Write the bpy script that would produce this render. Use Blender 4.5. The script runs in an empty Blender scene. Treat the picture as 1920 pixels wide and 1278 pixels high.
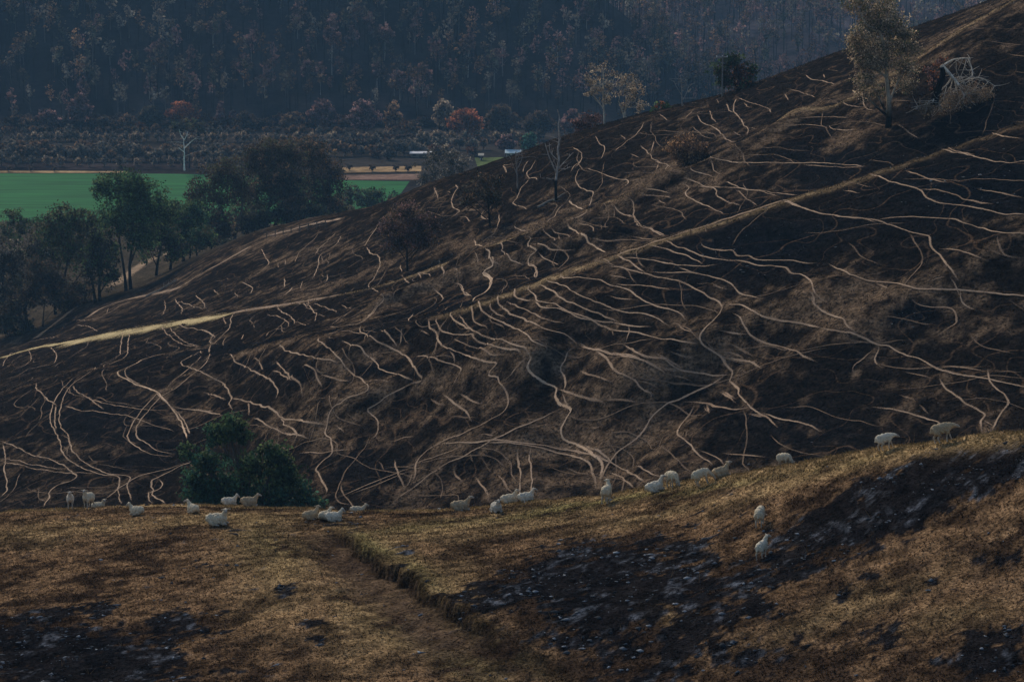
import bpy, bmesh, math, random
import numpy as np
from mathutils import Vector, Matrix
R = math.radians
random.seed(7); rng = np.random.default_rng(7)
scene = bpy.context.scene
C = scene.collection

# ------------------------------------------------------------------ camera
F = 5333.0; CX, CY = 960.0, 639.0; H = 100.0
TH = math.atan(939.0/F); CT, ST = math.cos(TH), math.sin(TH)
cd = bpy.data.cameras.new('camera'); cam = bpy.data.objects.new('camera', cd); C.objects.link(cam)
cd.sensor_width = 36.0; cd.sensor_fit = 'HORIZONTAL'; cd.lens = F/1920*36.0
cd.clip_start = 1.0; cd.clip_end = 20000
cam.location = (0, 0, H); cam.rotation_euler = (math.pi/2-TH, 0, 0)
scene.camera = cam

# ------------------------------------------------------------------ sky, sun, exposure
SUN_EL, SUN_AZ = 33.0, -24.0        # azimuth from the view direction (+Y), negative = left
w = bpy.data.worlds.new('World'); scene.world = w; w.use_nodes = True
nt = w.node_tree; bgn = nt.nodes['Background']
sky = nt.nodes.new('ShaderNodeTexSky'); sky.sky_type = 'NISHITA'; sky.sun_disc = False
sky.sun_elevation = R(SUN_EL); sky.sun_rotation = R(SUN_AZ)
nt.links.new(sky.outputs[0], bgn.inputs[0]); bgn.inputs[1].default_value = 0.115
sd = bpy.data.lights.new('sun', 'SUN'); sun = bpy.data.objects.new('sun', sd); C.objects.link(sun)
sd.energy = 3.2; sd.angle = R(9.0); sd.color = (1.0, 0.87, 0.72)
dvec = Vector((math.sin(R(SUN_AZ))*math.cos(R(SUN_EL)), math.cos(R(SUN_AZ))*math.cos(R(SUN_EL)), math.sin(R(SUN_EL))))
sun.rotation_euler = dvec.to_track_quat('Z', 'Y').to_euler(); sun.location = (0, 0, 300)
vs = scene.view_settings
scene.display_settings.display_device = 'sRGB'
vs.view_transform = 'Standard'; vs.look = 'None'; vs.gamma = 1.0; vs.exposure = -0.05; vs.use_curve_mapping = False
scene.cycles.use_denoising = True

# ------------------------------------------------------------------ numeric helpers
def ray(px, py):
    xc = (np.asarray(px, float)-CX)/F; yc = -(np.asarray(py, float)-CY)/F
    dy = CT+yc*ST; dz = -ST+yc*CT
    return xc/dy, dz/dy              # azimuth a = x/Y, slope s = (z-H)/Y
def at(px, py, Y):
    a, s = ray(px, py)
    return Vector((float(a)*Y, Y, H+float(s)*Y))
def topix(x, y, z):
    d = y*CT-(z-H)*ST; u = y*ST+(z-H)*CT
    return CX+F*x/d, CY-F*u/d
def pchip_m(x, y):
    h = np.diff(x); dl = np.diff(y)/h; m = np.zeros_like(y)
    for i in range(1, len(x)-1):
        if dl[i-1]*dl[i] > 0:
            w1 = 2*h[i]+h[i-1]; w2 = h[i]+2*h[i-1]
            m[i] = (w1+w2)/(w1/dl[i-1]+w2/dl[i])
    m[0] = dl[0]; m[-1] = dl[-1]
    return m
def pchip(x, y, q):
    x = np.asarray(x, float); y = np.asarray(y, float); m = pchip_m(x, y)
    q = np.asarray(q, float); qc = np.clip(q, x[0], x[-1])
    i = np.clip(np.searchsorted(x, qc)-1, 0, len(x)-2)
    h = x[i+1]-x[i]; t = (qc-x[i])/h
    return ((1+2*t)*(1-t)**2*y[i]+t*(1-t)**2*h*m[i]+t*t*(3-2*t)*y[i+1]+t*t*(t-1)*h*m[i+1])
def hsh(ix, iy, s):
    n = (ix.astype(np.int64)*374761393+iy.astype(np.int64)*668265263+s*1442695041) & 0xffffffff
    n = ((n ^ (n >> 13))*1274126177) & 0xffffffff
    n = n ^ (n >> 16)
    return (n & 0xffffff)/float(0xffffff)
def vnoise(x, y, s=0):
    ix = np.floor(x); iy = np.floor(y); fx = x-ix; fy = y-iy
    fx = fx*fx*(3-2*fx); fy = fy*fy*(3-2*fy)
    a = hsh(ix, iy, s); b = hsh(ix+1, iy, s); c = hsh(ix, iy+1, s); d = hsh(ix+1, iy+1, s)
    return (a*(1-fx)+b*fx)*(1-fy)+(c*(1-fx)+d*fx)*fy
def fbm(x, y, o=4, s=0):
    r = 0; amp = 1; tot = 0
    for k in range(o):
        r = r+amp*vnoise(x*2**k+17.3*k, y*2**k-9.1*k, s+k*13); tot += amp; amp *= .5
    return r/tot
def sstep(e0, e1, x):
    t = np.clip((x-e0)/(e1-e0), 0, 1); return t*t*(3-2*t)

def mesh_np(name, V, Fc, cols=None, attrs=None, smooth=True):
    me = bpy.data.meshes.new(name)
    V = np.ascontiguousarray(V, np.float32); Fc = np.ascontiguousarray(Fc, np.int32)
    n, k = Fc.shape
    me.vertices.add(len(V)); me.vertices.foreach_set('co', V.ravel())
    me.loops.add(n*k); me.loops.foreach_set('vertex_index', Fc.ravel())
    me.polygons.add(n); me.polygons.foreach_set('loop_start', np.arange(0, n*k, k, dtype=np.int32))
    me.polygons.foreach_set('loop_total', np.full(n, k, np.int32))
    if smooth: me.polygons.foreach_set('use_smooth', np.ones(n, bool))
    me.update(calc_edges=True)
    if cols is not None:
        ca = me.color_attributes.new('col', 'FLOAT_COLOR', 'POINT')
        c4 = np.ones((len(V), 4), np.float32); c4[:, :3] = cols
        ca.data.foreach_set('color', c4.ravel())
    for nm, arr in (attrs or {}).items():
        at_ = me.attributes.new(nm, 'FLOAT', 'POINT'); at_.data.foreach_set('value', np.ascontiguousarray(arr, np.float32))
    return me
def obj(name, me, mat, parent=None):
    o = bpy.data.objects.new(name, me); C.objects.link(o)
    if mat is not None and not me.materials: me.materials.append(mat)
    if parent is not None: o.parent = parent
    return o
def tag(o, label=None, cat=None, group=None, kind=None):
    if label: o['label'] = label
    if cat: o['category'] = cat
    if group: o['group'] = group
    if kind: o['kind'] = kind
    return o
def empty(name, loc, label, cat, group=None):
    o = bpy.data.objects.new(name, None); C.objects.link(o); o.location = loc; o.empty_display_size = .5
    return tag(o, label, cat, group)

# ------------------------------------------------------------------ materials
def newmat(name):
    m = bpy.data.materials.new(name); m.use_nodes = True
    nt = m.node_tree; b = nt.nodes['Principled BSDF']; b.inputs['Roughness'].default_value = .9
    b.inputs['Specular IOR Level'].default_value = .03
    return m, nt, b
def nd(nt, t, **kw):
    n = nt.nodes.new(t)
    for k, v in kw.items(): setattr(n, k, v)
    return n
def mat_vcol(name, rough=.9, scale=3.0, contrast=.6, bump=0.0, translucent=0.0, coord='Object', spec=.0):
    m, nt, b = newmat(name); L = nt.links
    b.inputs['Roughness'].default_value = rough; b.inputs['Specular IOR Level'].default_value = spec
    at_ = nd(nt, 'ShaderNodeAttribute', attribute_name='col')
    tc = nd(nt, 'ShaderNodeTexCoord')
    no = nd(nt, 'ShaderNodeTexNoise'); no.inputs['Scale'].default_value = scale; no.inputs['Detail'].default_value = 4
    L.new(tc.outputs[coord], no.inputs['Vector'])
    mr = nd(nt, 'ShaderNodeMapRange'); mr.inputs[1].default_value = .3; mr.inputs[2].default_value = .7
    mr.inputs[3].default_value = 1-contrast; mr.inputs[4].default_value = 1+contrast
    L.new(no.outputs[0], mr.inputs[0])
    mx = nd(nt, 'ShaderNodeVectorMath', operation='SCALE')
    L.new(at_.outputs['Color'], mx.inputs[0]); L.new(mr.outputs[0], mx.inputs['Scale'])
    L.new(mx.outputs[0], b.inputs['Base Color'])
    if bump:
        bp = nd(nt, 'ShaderNodeBump'); bp.inputs['Strength'].default_value = bump; bp.inputs['Distance'].default_value = .05
        L.new(no.outputs[0], bp.inputs['Height']); L.new(bp.outputs[0], b.inputs['Normal'])
    if translucent:
        tr = nd(nt, 'ShaderNodeBsdfTranslucent'); L.new(mx.outputs[0], tr.inputs['Color'])
        ms = nd(nt, 'ShaderNodeMixShader'); ms.inputs[0].default_value = translucent
        L.new(b.outputs[0], ms.inputs[1]); L.new(tr.outputs[0], ms.inputs[2])
        L.new(ms.outputs[0], nt.nodes['Material Output'].inputs[0])
    return m
def mat_ground(name, fine, coarse, stretch, c_lo, c_hi, bump, web=False):
    """vertex colour x fine and contour-banded noise; bump from the same noise"""
    m, nt, b = newmat(name); L = nt.links
    b.inputs['Roughness'].default_value = .95; b.inputs['Specular IOR Level'].default_value = 0
    at_ = nd(nt, 'ShaderNodeAttribute', attribute_name='col')
    tc = nd(nt, 'ShaderNodeTexCoord')
    n1 = nd(nt, 'ShaderNodeTexNoise'); n1.inputs['Scale'].default_value = fine; n1.inputs['Detail'].default_value = 5; n1.inputs['Roughness'].default_value = .7
    L.new(tc.outputs['Object'], n1.inputs['Vector'])
    mp = nd(nt, 'ShaderNodeMapping'); mp.inputs['Scale'].default_value = stretch
    L.new(tc.outputs['Object'], mp.inputs['Vector'])
    n2 = nd(nt, 'ShaderNodeTexNoise'); n2.inputs['Scale'].default_value = coarse; n2.inputs['Detail'].default_value = 4
    L.new(mp.outputs[0], n2.inputs['Vector'])
    def rng_(src, lo, hi, a=.32, bb=.68):
        mr = nd(nt, 'ShaderNodeMapRange'); mr.inputs[1].default_value = a; mr.inputs[2].default_value = bb
        mr.inputs[3].default_value = lo; mr.inputs[4].default_value = hi; L.new(src, mr.inputs[0]); return mr.outputs[0]
    f1 = rng_(n1.outputs[0], c_lo, c_hi); f2 = rng_(n2.outputs[0], .55, 1.45)
    mu = nd(nt, 'ShaderNodeMath', operation='MULTIPLY'); L.new(f1, mu.inputs[0]); L.new(f2, mu.inputs[1])
    mx = nd(nt, 'ShaderNodeVectorMath', operation='SCALE'); L.new(at_.outputs['Color'], mx.inputs[0]); L.new(mu.outputs[0], mx.inputs['Scale'])
    last = mx.outputs[0]
    if web:         # fine web of faint stock pads, drawn where a warped noise crosses its middle value
        for sc_, wd_, st_ in ((.085, .006, .36), (.15, .008, .24)):
            nw = nd(nt, 'ShaderNodeTexNoise'); nw.inputs['Scale'].default_value = sc_; nw.inputs['Detail'].default_value = 1.2; nw.inputs['Distortion'].default_value = .15
            mw = nd(nt, 'ShaderNodeMapping'); mw.inputs['Scale'].default_value = (1, .8, 2.4); mw.inputs['Location'].default_value = (sc_*900, 3, 1); L.new(tc.outputs['Object'], mw.inputs[0]); L.new(mw.outputs[0], nw.inputs[0])
            sb_ = nd(nt, 'ShaderNodeMath', operation='SUBTRACT'); L.new(nw.outputs[0], sb_.inputs[0]); sb_.inputs[1].default_value = .5
            ab = nd(nt, 'ShaderNodeMath', operation='ABSOLUTE'); L.new(sb_.outputs[0], ab.inputs[0])
            f_ = rng_(ab.outputs[0], st_, 0.0, 0.0, wd_)
            fm = nd(nt, 'ShaderNodeMath', operation='MULTIPLY'); L.new(f_, fm.inputs[0]); L.new(f1, fm.inputs[1]); fm.use_clamp = True
            mm = nd(nt, 'ShaderNodeMix', data_type='RGBA'); L.new(fm.outputs[0], mm.inputs[0]); L.new(last, mm.inputs[6]); mm.inputs[7].default_value = (.17, .108, .066, 1); last = mm.outputs[2]
    L.new(last, b.inputs['Base Color'])
    bp = nd(nt, 'ShaderNodeBump'); bp.inputs['Strength'].default_value = .9; bp.inputs['Distance'].default_value = bump
    L.new(n1.outputs[0], bp.inputs['Height']); L.new(bp.outputs[0], b.inputs['Normal'])
    return m
M_HILL = mat_ground('burnt_hillside_ground', 3.2, 1.0, (.6, .6, 2.2), .0, 2.5, .30, web=True)
M_FORE = mat_ground('burnt_grass_ground', 8.0, 1.2, (1, 1, 2), .0, 2.2, .12)
M_FAR = mat_ground('far_ground', .35, .05, (1, 1, 1), .5, 1.5, .3)
M_GRASS = mat_vcol('dry_grass', .9, 6, .3, translucent=.15)
M_LEAF = mat_vcol('gum_leaves', .7, 1.2, .35, translucent=.42, spec=.1)
M_BARK = mat_vcol('bark', .9, 5, .35, bump=.5)
M_FOREST = mat_vcol('forest', .9, .2, .3, translucent=.35)
M_STONE = mat_vcol('ash_grey_stone', .85, 12, .3, bump=.4)
M_WOOL = mat_vcol('wool', .95, 26, .32, bump=.9, spec=.05)

def mat_track(name, col, col2):
    m, nt, b = newmat(name); L = nt.links
    tc = nd(nt, 'ShaderNodeTexCoord')
    no = nd(nt, 'ShaderNodeTexNoise'); no.inputs['Scale'].default_value = 1.1; no.inputs['Detail'].default_value = 5; no.inputs['Roughness'].default_value = .7
    L.new(tc.outputs['Object'], no.inputs['Vector'])
    cr = nd(nt, 'ShaderNodeMix', data_type='RGBA'); L.new(no.outputs[0], cr.inputs[0])
    cr.inputs[6].default_value = (*col2, 1); cr.inputs[7].default_value = (*col, 1)
    L.new(cr.outputs[2], b.inputs['Base Color'])
    e = nd(nt, 'ShaderNodeAttribute', attribute_name='edge')      # 1 in the middle of the track, 0 at its rim
    ad = nd(nt, 'ShaderNodeMath', operation='ADD'); L.new(e.outputs['Fac'], ad.inputs[0])
    n2 = nd(nt, 'ShaderNodeTexNoise'); n2.inputs['Scale'].default_value = 3.5; n2.inputs['Detail'].default_value = 3
    L.new(tc.outputs['Object'], n2.inputs['Vector'])
    sb = nd(nt, 'ShaderNodeMath', operation='MULTIPLY_ADD'); L.new(n2.outputs[0], sb.inputs[0]); sb.inputs[1].default_value = 1.0; sb.inputs[2].default_value = -.45
    L.new(sb.outputs[0], ad.inputs[1])
    mr = nd(nt, 'ShaderNodeMapRange'); mr.interpolation_type = 'SMOOTHSTEP'
    mr.inputs[1].default_value = .05; mr.inputs[2].default_value = .75; L.new(ad.outputs[0], mr.inputs[0])
    n3 = nd(nt, 'ShaderNodeTexNoise'); n3.inputs['Scale'].default_value = .22; n3.inputs['Detail'].default_value = 4; L.new(tc.outputs['Object'], n3.inputs['Vector'])
    m3 = nd(nt, 'ShaderNodeMapRange'); m3.inputs[1].default_value = .36; m3.inputs[2].default_value = .60; m3.inputs[3].default_value = .55; m3.inputs[4].default_value = 1.0; L.new(n3.outputs[0], m3.inputs[0])
    e2 = nd(nt, 'ShaderNodeAttribute', attribute_name='run')
    m4 = nd(nt, 'ShaderNodeMath', operation='MULTIPLY'); L.new(mr.outputs[0], m4.inputs[0]); L.new(m3.outputs[0], m4.inputs[1])
    m5 = nd(nt, 'ShaderNodeMath', operation='MULTIPLY'); L.new(m4.outputs[0], m5.inputs[0]); L.new(e2.outputs['Fac'], m5.inputs[1])
    L.new(m5.outputs[0], b.inputs['Alpha'])
    return m
M_TRACK = mat_track('bare_earth_track', (.46, .335, .235), (.22, .152, .10))
M_TRACKF = mat_track('faint_earth_track', (.36, .255, .175), (.18, .122, .08))
M_TRACKB = mat_track('pale_dust_track', (.68, .51, .36), (.38, .25, .155))
M_TRACKP = mat_track('trodden_turf', (.21, .145, .095), (.09, .062, .042))
M_STRAW = mat_track('sunlit_straw', (.70, .57, .30), (.30, .22, .10))  # dry straw, its colour brightened for the sunlit crest
M_ROAD = mat_track('dirt_road', (.34, .24, .15), (.19, .125, .075))

# ------------------------------------------------------------------ the land: one height function Z(a, Y)
def curve(pts):
    pts = sorted(pts, key=lambda p: p[0])
    a, s = ray([p[0] for p in pts], [p[1] for p in pts])
    o = np.argsort(a)
    return a[o], s[o], np.array([p[2] for p in pts], float)[o]
RID = [(-350, 985), (0, 962), (160, 953), (300, 947), (450, 950), (650, 957), (830, 955), (1000, 941), (1130, 925), (1250, 906), (1400, 887), (1600, 852), (1750, 830), (1920, 808), (2270, 762)]
RIDY = [152, 146, 145, 144, 142, 138, 134, 130, 126, 122, 117, 112, 109, 106, 101]
def off(base, ys, d): return [(p[0], p[1]+d, y) for p, y in zip(base, ys)]
H1Y = np.interp([p[0] for p in RID], [0, 300, 640, 1000, 1400, 1920], [275, 265, 240, 225, 215, 205])
R2 = [(2270, -200, 352), (1920, -10, 350), (1800, 55, 345), (1700, 120, 342), (1580, 190, 340), (1450, 240, 340), (1330, 298, 340), (1240, 338, 340), (1080, 405, 342), (900, 470, 345), (700, 540, 355), (560, 566, 370), (420, 590, 388), (300, 609, 402), (170, 634, 420), (60, 655, 435), (0, 672, 440), (-350, 775, 470)]
CURVES = [
    curve([(-350, 1300, 102), (0, 1300, 100), (960, 1300, 95), (1920, 1300, 86), (2270, 1300, 83)]),
    curve([(-350, 1130, 118), (0, 1130, 115), (960, 1130, 104), (1920, 1130, 93), (2270, 1130, 90)]),
    curve(off(RID, RIDY, 0)),
    curve(off(RID, [y+3.5 for y in RIDY], 14)),
    curve(off(RID, [170]*15, 85)),
    curve(off(RID, H1Y, 45)),
    curve([(2270, 110, 274), (1920, 230, 275), (1640, 325, 276), (1400, 400, 278), (1150, 480, 280), (1073, 505, 281), (933, 557, 284), (847, 587, 288), (803, 600, 291), (750, 613, 296), (700, 616, 300), (600, 629, 308), (520, 646, 318), (430, 664, 330), (220, 695, 345), (0, 760, 352), (-350, 850, 370)]),
    curve([(2270, 138, 293), (1920, 257, 294), (1400, 422, 296), (1150, 497, 298), (900, 576, 301), (800, 598, 304), (700, 603, 311), (600, 618, 322), (520, 638, 331), (430, 655, 345), (220, 681, 368), (0, 722, 392), (-350, 815, 420)]),
    curve(R2),
    curve([(2270, -185, 370), (1920, 6, 368), (1580, 200, 358), (1240, 346, 358), (900, 477, 362), (700, 543, 373), (560, 562, 389), (420, 585, 405), (300, 603, 420), (0, 667, 456), (-350, 762, 485)]),
    curve([(2270, -190, 418), (1920, -28, 415), (1860, 0, 413), (1700, 60, 410), (1580, 100, 408), (1450, 150, 405), (1340, 190, 405), (1250, 212, 406), (1170, 235, 408), (1050, 272, 412), (980, 300, 415), (900, 330, 420), (800, 366, 425), (740, 395, 432), (680, 418, 440), (600, 427, 460), (500, 447, 478), (400, 484, 486), (290, 545, 490), (160, 592, 495), (60, 640, 500), (0, 655, 505), (-350, 730, 520)]),
]
R1I, R2I = 6, 8
ZTAIL = [(55, [76]*6, [-.3, -.18, -.13, -.05, .0, .3]), (600, [4, 5, 10, 17, 15, 30], [-.3, -.18, -.133, -.086, -.01, .3]),
         (690, [2, 3, 3, 3, 3, 6], [-.3, -.18, -.133, -.086, -.01, .3]), (770, [-.8]*6, [-.3, -.2, -.1, 0, .1, .3]), (850, [-3]*6, [-.3, -.2, -.1, 0, .1, .3])]
# the eroded track in the foreground (top of its bank), in photo pixels
BANK = [(600, 985), (655, 1012), (690, 1040), (722, 1062), (760, 1085), (800, 1105), (835, 1140), (880, 1175), (930, 1205), (1000, 1240), (1060, 1262), (1110, 1285), (1200, 1330)]
RIBS = [((1000, 672), (880, 692), (780, 722), (690, 758), (610, 780), 1.1, 3.2), ((750, 640), (700, 655), (650, 680), (600, 700), (560, 720), 1.0, 2.6),
        ((1420, 590), (1360, 640), (1330, 700), (1250, 760), (1180, 830), -.4, 3.5), ((1090, 620), (1060, 680), (1030, 730), (1060, 800), (1070, 850), -.9, 2.6),
        ((1160, 447), (1000, 487), (900, 515), (800, 548), (720, 575), 1.1, 2.0), ((1440, 690), (1370, 712), (1240, 785), (1170, 840), (1120, 890), -.7, 4.0), ((1560, 560), (1450, 595), (1380, 625), (1290, 660), (1200, 690), .9, 3.5), ((1900, 470), (1760, 540), (1650, 600), (1560, 650), (1480, 700), .9, 4.0), ((1100, 800), (960, 850), (860, 890), (780, 930), (740, 950), -.6, 3.2), ((900, 640), (840, 690), (800, 720), (760, 735), (720, 745), -.6, 2.4), ((420, 700), (360, 740), (340, 790), (330, 850), (300, 900), -.8, 3.0), ((1250, 350), (1180, 385), (1060, 430), (930, 480), (860, 500), .9, 2.4), ((1650, 130), (1560, 190), (1480, 235), (1380, 290), (1260, 345), .8, 2.5)]

def build_grid(avals, yvals, fore):
    CU = []
    for a, s, y in CURVES: CU.append((pchip(a, y, avals), pchip(a, s, avals)))
    rows = [(np.full_like(avals, ZTAIL[0][0]), np.interp(avals, ZTAIL[0][2], ZTAIL[0][1]))]
    for y, s in CU: rows.append((y, H+s*y))
    for y, z, a in ZTAIL[1:]: rows.append((np.full_like(avals, y), np.interp(avals, a, z)))
    KY = np.array([r[0] for r in rows]); KZ = np.array([r[1] for r in rows])
    Z = np.empty((len(avals), len(yvals)))
    for i in range(len(avals)): Z[i] = pchip(KY[:, i], KZ[:, i], yvals)
    X = avals[:, None]*yvals[None, :]; Y = np.broadcast_to(yvals, X.shape)
    return X, np.array(Y), Z
def blur2(A, n):
    for _ in range(n):
        A = (np.roll(A, 1, 0)+A*2+np.roll(A, -1, 0))/4; A = (np.roll(A, 1, 1)+A*2+np.roll(A, -1, 1))/4
    return A
class Land:
    def __init__(s, avals, yvals, X, Y, Z): s.a, s.y, s.X, s.Y, s.Z = avals, yvals, X, Y, Z
    def col(s, a):
        a = np.clip(a, s.a[0], s.a[-1]-1e-9); da = s.a[1]-s.a[0]
        i = int((a-s.a[0])/da); t = (a-s.a[i])/da
        i2 = min(i+1, len(s.a)-1)
        return s.Z[i]*(1-t)+s.Z[i2]*t
    def z(s, x, y):
        c = s.col(x/y); return float(np.interp(y, s.y, c))
    def hit(s, px, py, ymin=0, ymax=9e9):
        a, sl = ray(px, py); a = float(a); sl = float(sl)
        c = s.col(a); E = (c-H)/s.y
        ok = np.where((E >= sl) & (s.y >= ymin) & (s.y <= ymax))[0]
        if len(ok) == 0: return None
        j = ok[0]
        if j == 0: Yv = s.y[0]
        else:
            e0, e1 = E[j-1], E[j]
            t = 0 if (e0 >= sl or e1 == e0) else (sl-e0)/(e1-e0); Yv = s.y[j-1]+t*(s.y[j]-s.y[j-1])
        return Vector((a*Yv, Yv, float(np.interp(Yv, s.y, c))))
    def zs(s, x, y):
        a = np.clip(x/y, s.a[0], s.a[-1]-1e-6); fi = (a-s.a[0])/(s.a[1]-s.a[0]); i = np.minimum(fi.astype(int), len(s.a)-2); t = fi-i
        fj = np.interp(y, s.y, np.arange(len(s.y))); j = np.minimum(fj.astype(int), len(s.y)-2); u = fj-j
        return (s.Z[i, j]*(1-t)+s.Z[i+1, j]*t)*(1-u)+(s.Z[i, j+1]*(1-t)+s.Z[i+1, j+1]*t)*u
    def samp(s, A, x, y):
        a = np.clip(x/y, s.a[0], s.a[-1]-1e-6); i = np.rint((a-s.a[0])/(s.a[1]-s.a[0])).astype(int)
        j = np.rint(np.interp(y, s.y, np.arange(len(s.y)))).astype(int)
        return A[np.clip(i, 0, len(s.a)-1), j]
def grid_faces(na, ny):
    i = np.arange(na-1)[:, None]*ny; j = np.arange(ny-1)[None, :]; b = (i+j).ravel()
    return np.stack([b, b+ny, b+ny+1, b+1], 1)
def segdist(P, pts):
    """distance and signed side of many points to a polyline (x, y)"""
    best = np.full(len(P), 1e9); side = np.zeros(len(P)); along = np.zeros(len(P)); acc = 0
    for p, q in zip(pts[:-1], pts[1:]):
        d = q-p; L = np.hypot(*d); t = np.clip(((P-p)@d)/L**2, 0, 1)
        c = p+t[:, None]*d; v = P-c; r = np.hypot(v[:, 0], v[:, 1]); k = r < best
        best[k] = r[k]; side[k] = np.sign(d[0]*v[k, 1]-d[1]*v[k, 0]); along[k] = acc+t[k]*L; acc += L
    return best, side, along

# ---- mid hillside
hy = np.concatenate([np.arange(170, 200, 2.0), np.arange(200, 345, .55), np.arange(345, 470, .75), np.arange(470, 560, 1.6), np.arange(560, 856, 6.0)])
ha = np.linspace(-.235, .235, 470)
X, Y, Z = build_grid(ha, hy, False)
hill0 = Land(ha, hy, X, Y, Z)
for rib in RIBS:
    *pp, amp, wd = rib
    P3 = [hill0.hit(p[0], p[1], 190) for p in pp]; P2 = np.array([(p.x, p.y) for p in P3 if p is not None])
    flat = np.stack([X.ravel(), Y.ravel()], 1); dist, _, _ = segdist(flat, P2)
    Z += (1.5*amp*np.exp(-(dist/wd)**2)).reshape(Z.shape)
hsm = Land(ha, hy, X, Y, Z.copy())
fade = sstep(180, 215, Y)*(1-sstep(480, 600, Y))
Z += fade*(.40*(fbm(X/14, Y/14, 3, 3)-.5)+.17*(fbm(X/3.2, Y/3.2, 3, 5)-.5)+.10*(vnoise(X/.9, Y/.9, 8)-.5))
Z += fade*.07*np.sin(Z*6.0+3*fbm(X/9, Y/9, 3, 21))*sstep(.35, .6, fbm(X/11, Y/11, 3, 31))      # stock terraces along the contour
hill = Land(ha, hy, X, Y, Z)

# ---- foreground spur
fy = np.concatenate([np.arange(55, 80, 2.5), np.arange(80, 151, .19), np.arange(151, 170.1, 1.0)])
fa = np.linspace(-.34, .34, 480)
FX, FY, FZ = build_grid(fa, fy, True)
fore0 = Land(fa, fy, FX, FY, FZ)
bk = [fore0.hit(*p) for p in BANK]; BK2 = np.array([(p.x, p.y) for p in bk if p is not None])
bdist, bside, balong = segdist(np.stack([FX.ravel(), FY.ravel()], 1), BK2)
bdist = (bdist*bside).reshape(FX.shape); balong = balong.reshape(FX.shape)     # + on one side of the bank, - on the other
bdist = bdist+1.1*(fbm(FX/1.6, FY/1.6, 3, 41)-.5)+.55*(fbm(FX/.45, FY/.45, 2, 43)-.5)
blen = balong.max(); bw = sstep(.02, .16, balong/blen)*(1-.8*sstep(.5, .85, balong/blen))*(.7+.6*fbm(balong/2.0, balong*0, 2, 45))
floor_w = 1.0+1.6*balong/blen
trk = np.where(bdist < 0, np.exp(-np.clip(-bdist-floor_w*.7, 0, 99)**2/(floor_w*.8)**2), 1-sstep(0, .16, bdist))
TRK = trk*np.clip(bw*1.6, 0, 1)
FZ -= .50*bw*trk
FZ += .10*bw*np.exp(-((bdist-.35)/.3)**2)
ff = 1-sstep(150, 168, FY)
FZ += ff*(.30*(fbm(FX/5, FY/5, 3, 51)-.5)+.17*(fbm(FX/1.0, FY/1.0, 3, 55)-.5)+.07*(vnoise(FX/.33, FY/.33, 58)-.5))
fore = Land(fa, fy, FX, FY, FZ)

# ------------------------------------------------------------------ stock tracks, traced and laid on the ground
SRC = {'A': (0, 600, 3.55), 'B': (380, 560, 3.195), 'C': (760, 480, 2.6625), 'D': (1040, 640, 4.565), 'E': (1140, 400, 4.26), 'F': (860, 300, 4.565),
       'G': (1280, 380, 3.0), 'H': (1280, 0, 3.0), 'I': (640, 0, 3.0), 'J': (0, 380, 3.0), 'K': (640, 380, 3.0)}
TR = {}
TR['A'] = """m 335,180 375,230 370,270 340,300 200,330 120,370 0,415|f 190,200 207,245 200,280 160,310 80,345 0,375|m 130,195 70,230 30,275 20,310|f 30,275 0,290
m 820,85 808,150 800,220 788,245 690,290 600,345 490,390 430,440 380,510 350,580 335,650 340,700 375,760 400,820 415,880 450,930 540,985 640,1030 780,1050 798,1080 785,1140 808,1235
m 865,85 853,150 850,210 830,250 720,300 600,350 500,415 440,480 410,560 395,640 405,710 450,770 470,840 490,890 560,950 650,1005 740,1035 860,1048 858,1080 850,1120 878,1215
m 375,570 365,640 372,740|m 245,425 240,460 285,490 305,520 345,550 378,575|f 245,420 330,390 400,365|f 485,435 510,475 600,530 650,570 690,600|f 600,535 700,555 850,580 1000,605 1150,605
f 430,572 510,600 620,608 700,620 830,640 920,668 1000,700 1100,728 1160,750|M 0,808 60,830 140,865 200,895 300,925 370,950 430,975 480,1020 508,1050 470,1080 390,1100 350,1130 325,1165 330,1190 300,1230 295,1260
m 20,830 30,890 40,920 28,990 35,1040 50,1070 40,1110 48,1130 0,1180|f 0,920 60,930 200,965 330,990 440,1000|f 0,940 100,965 250,1000 400,1020 640,1030
B 1120,225 1050,238 960,265 860,310 782,350 800,375 850,400 950,440 1030,475 1080,520 1130,570 1180,640 1220,720 1245,800|m 860,310 830,345 850,385 940,425|m 1030,480 1060,510 1110,550 1150,590 1200,640 1230,680 1255,740 1262,770
m 1145,565 1200,588 1300,600 1420,612|m 1410,165 1390,195 1395,240 1350,310 1250,390 1170,460 1090,500 1040,545 980,620 930,680 905,750 920,790 990,840 1060,880 1160,898
m 1335,200 1338,240 1290,290 1200,370 1120,440 1070,475 1020,520 960,585 900,670 850,760 850,790 900,840 960,880 1040,908 1160,918|m 1335,205 1215,270 1215,300 1290,325 1350,360 1420,400
M 1185,40 1240,55 1340,75 1395,95 1415,110 1395,150 1415,160|f 1420,175 1330,195 1250,205 1120,228|f 1075,50 1110,95 1180,150 1230,170 1330,185|f 1130,55 1190,125 1250,160 1330,178
M 1290,950 1220,970 1150,1005 1050,1055 1010,1075 1005,1115 1025,1135 990,1165 988,1195 1020,1225|m 1050,1058 1080,1090 1070,1120 1015,1150 1030,1185 1080,1210 1105,1235|m 1230,960 1130,995 1000,1025 920,1050 820,1110 750,1165 690,1200|f 0,210 150,165 250,130 400,110"""
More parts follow.
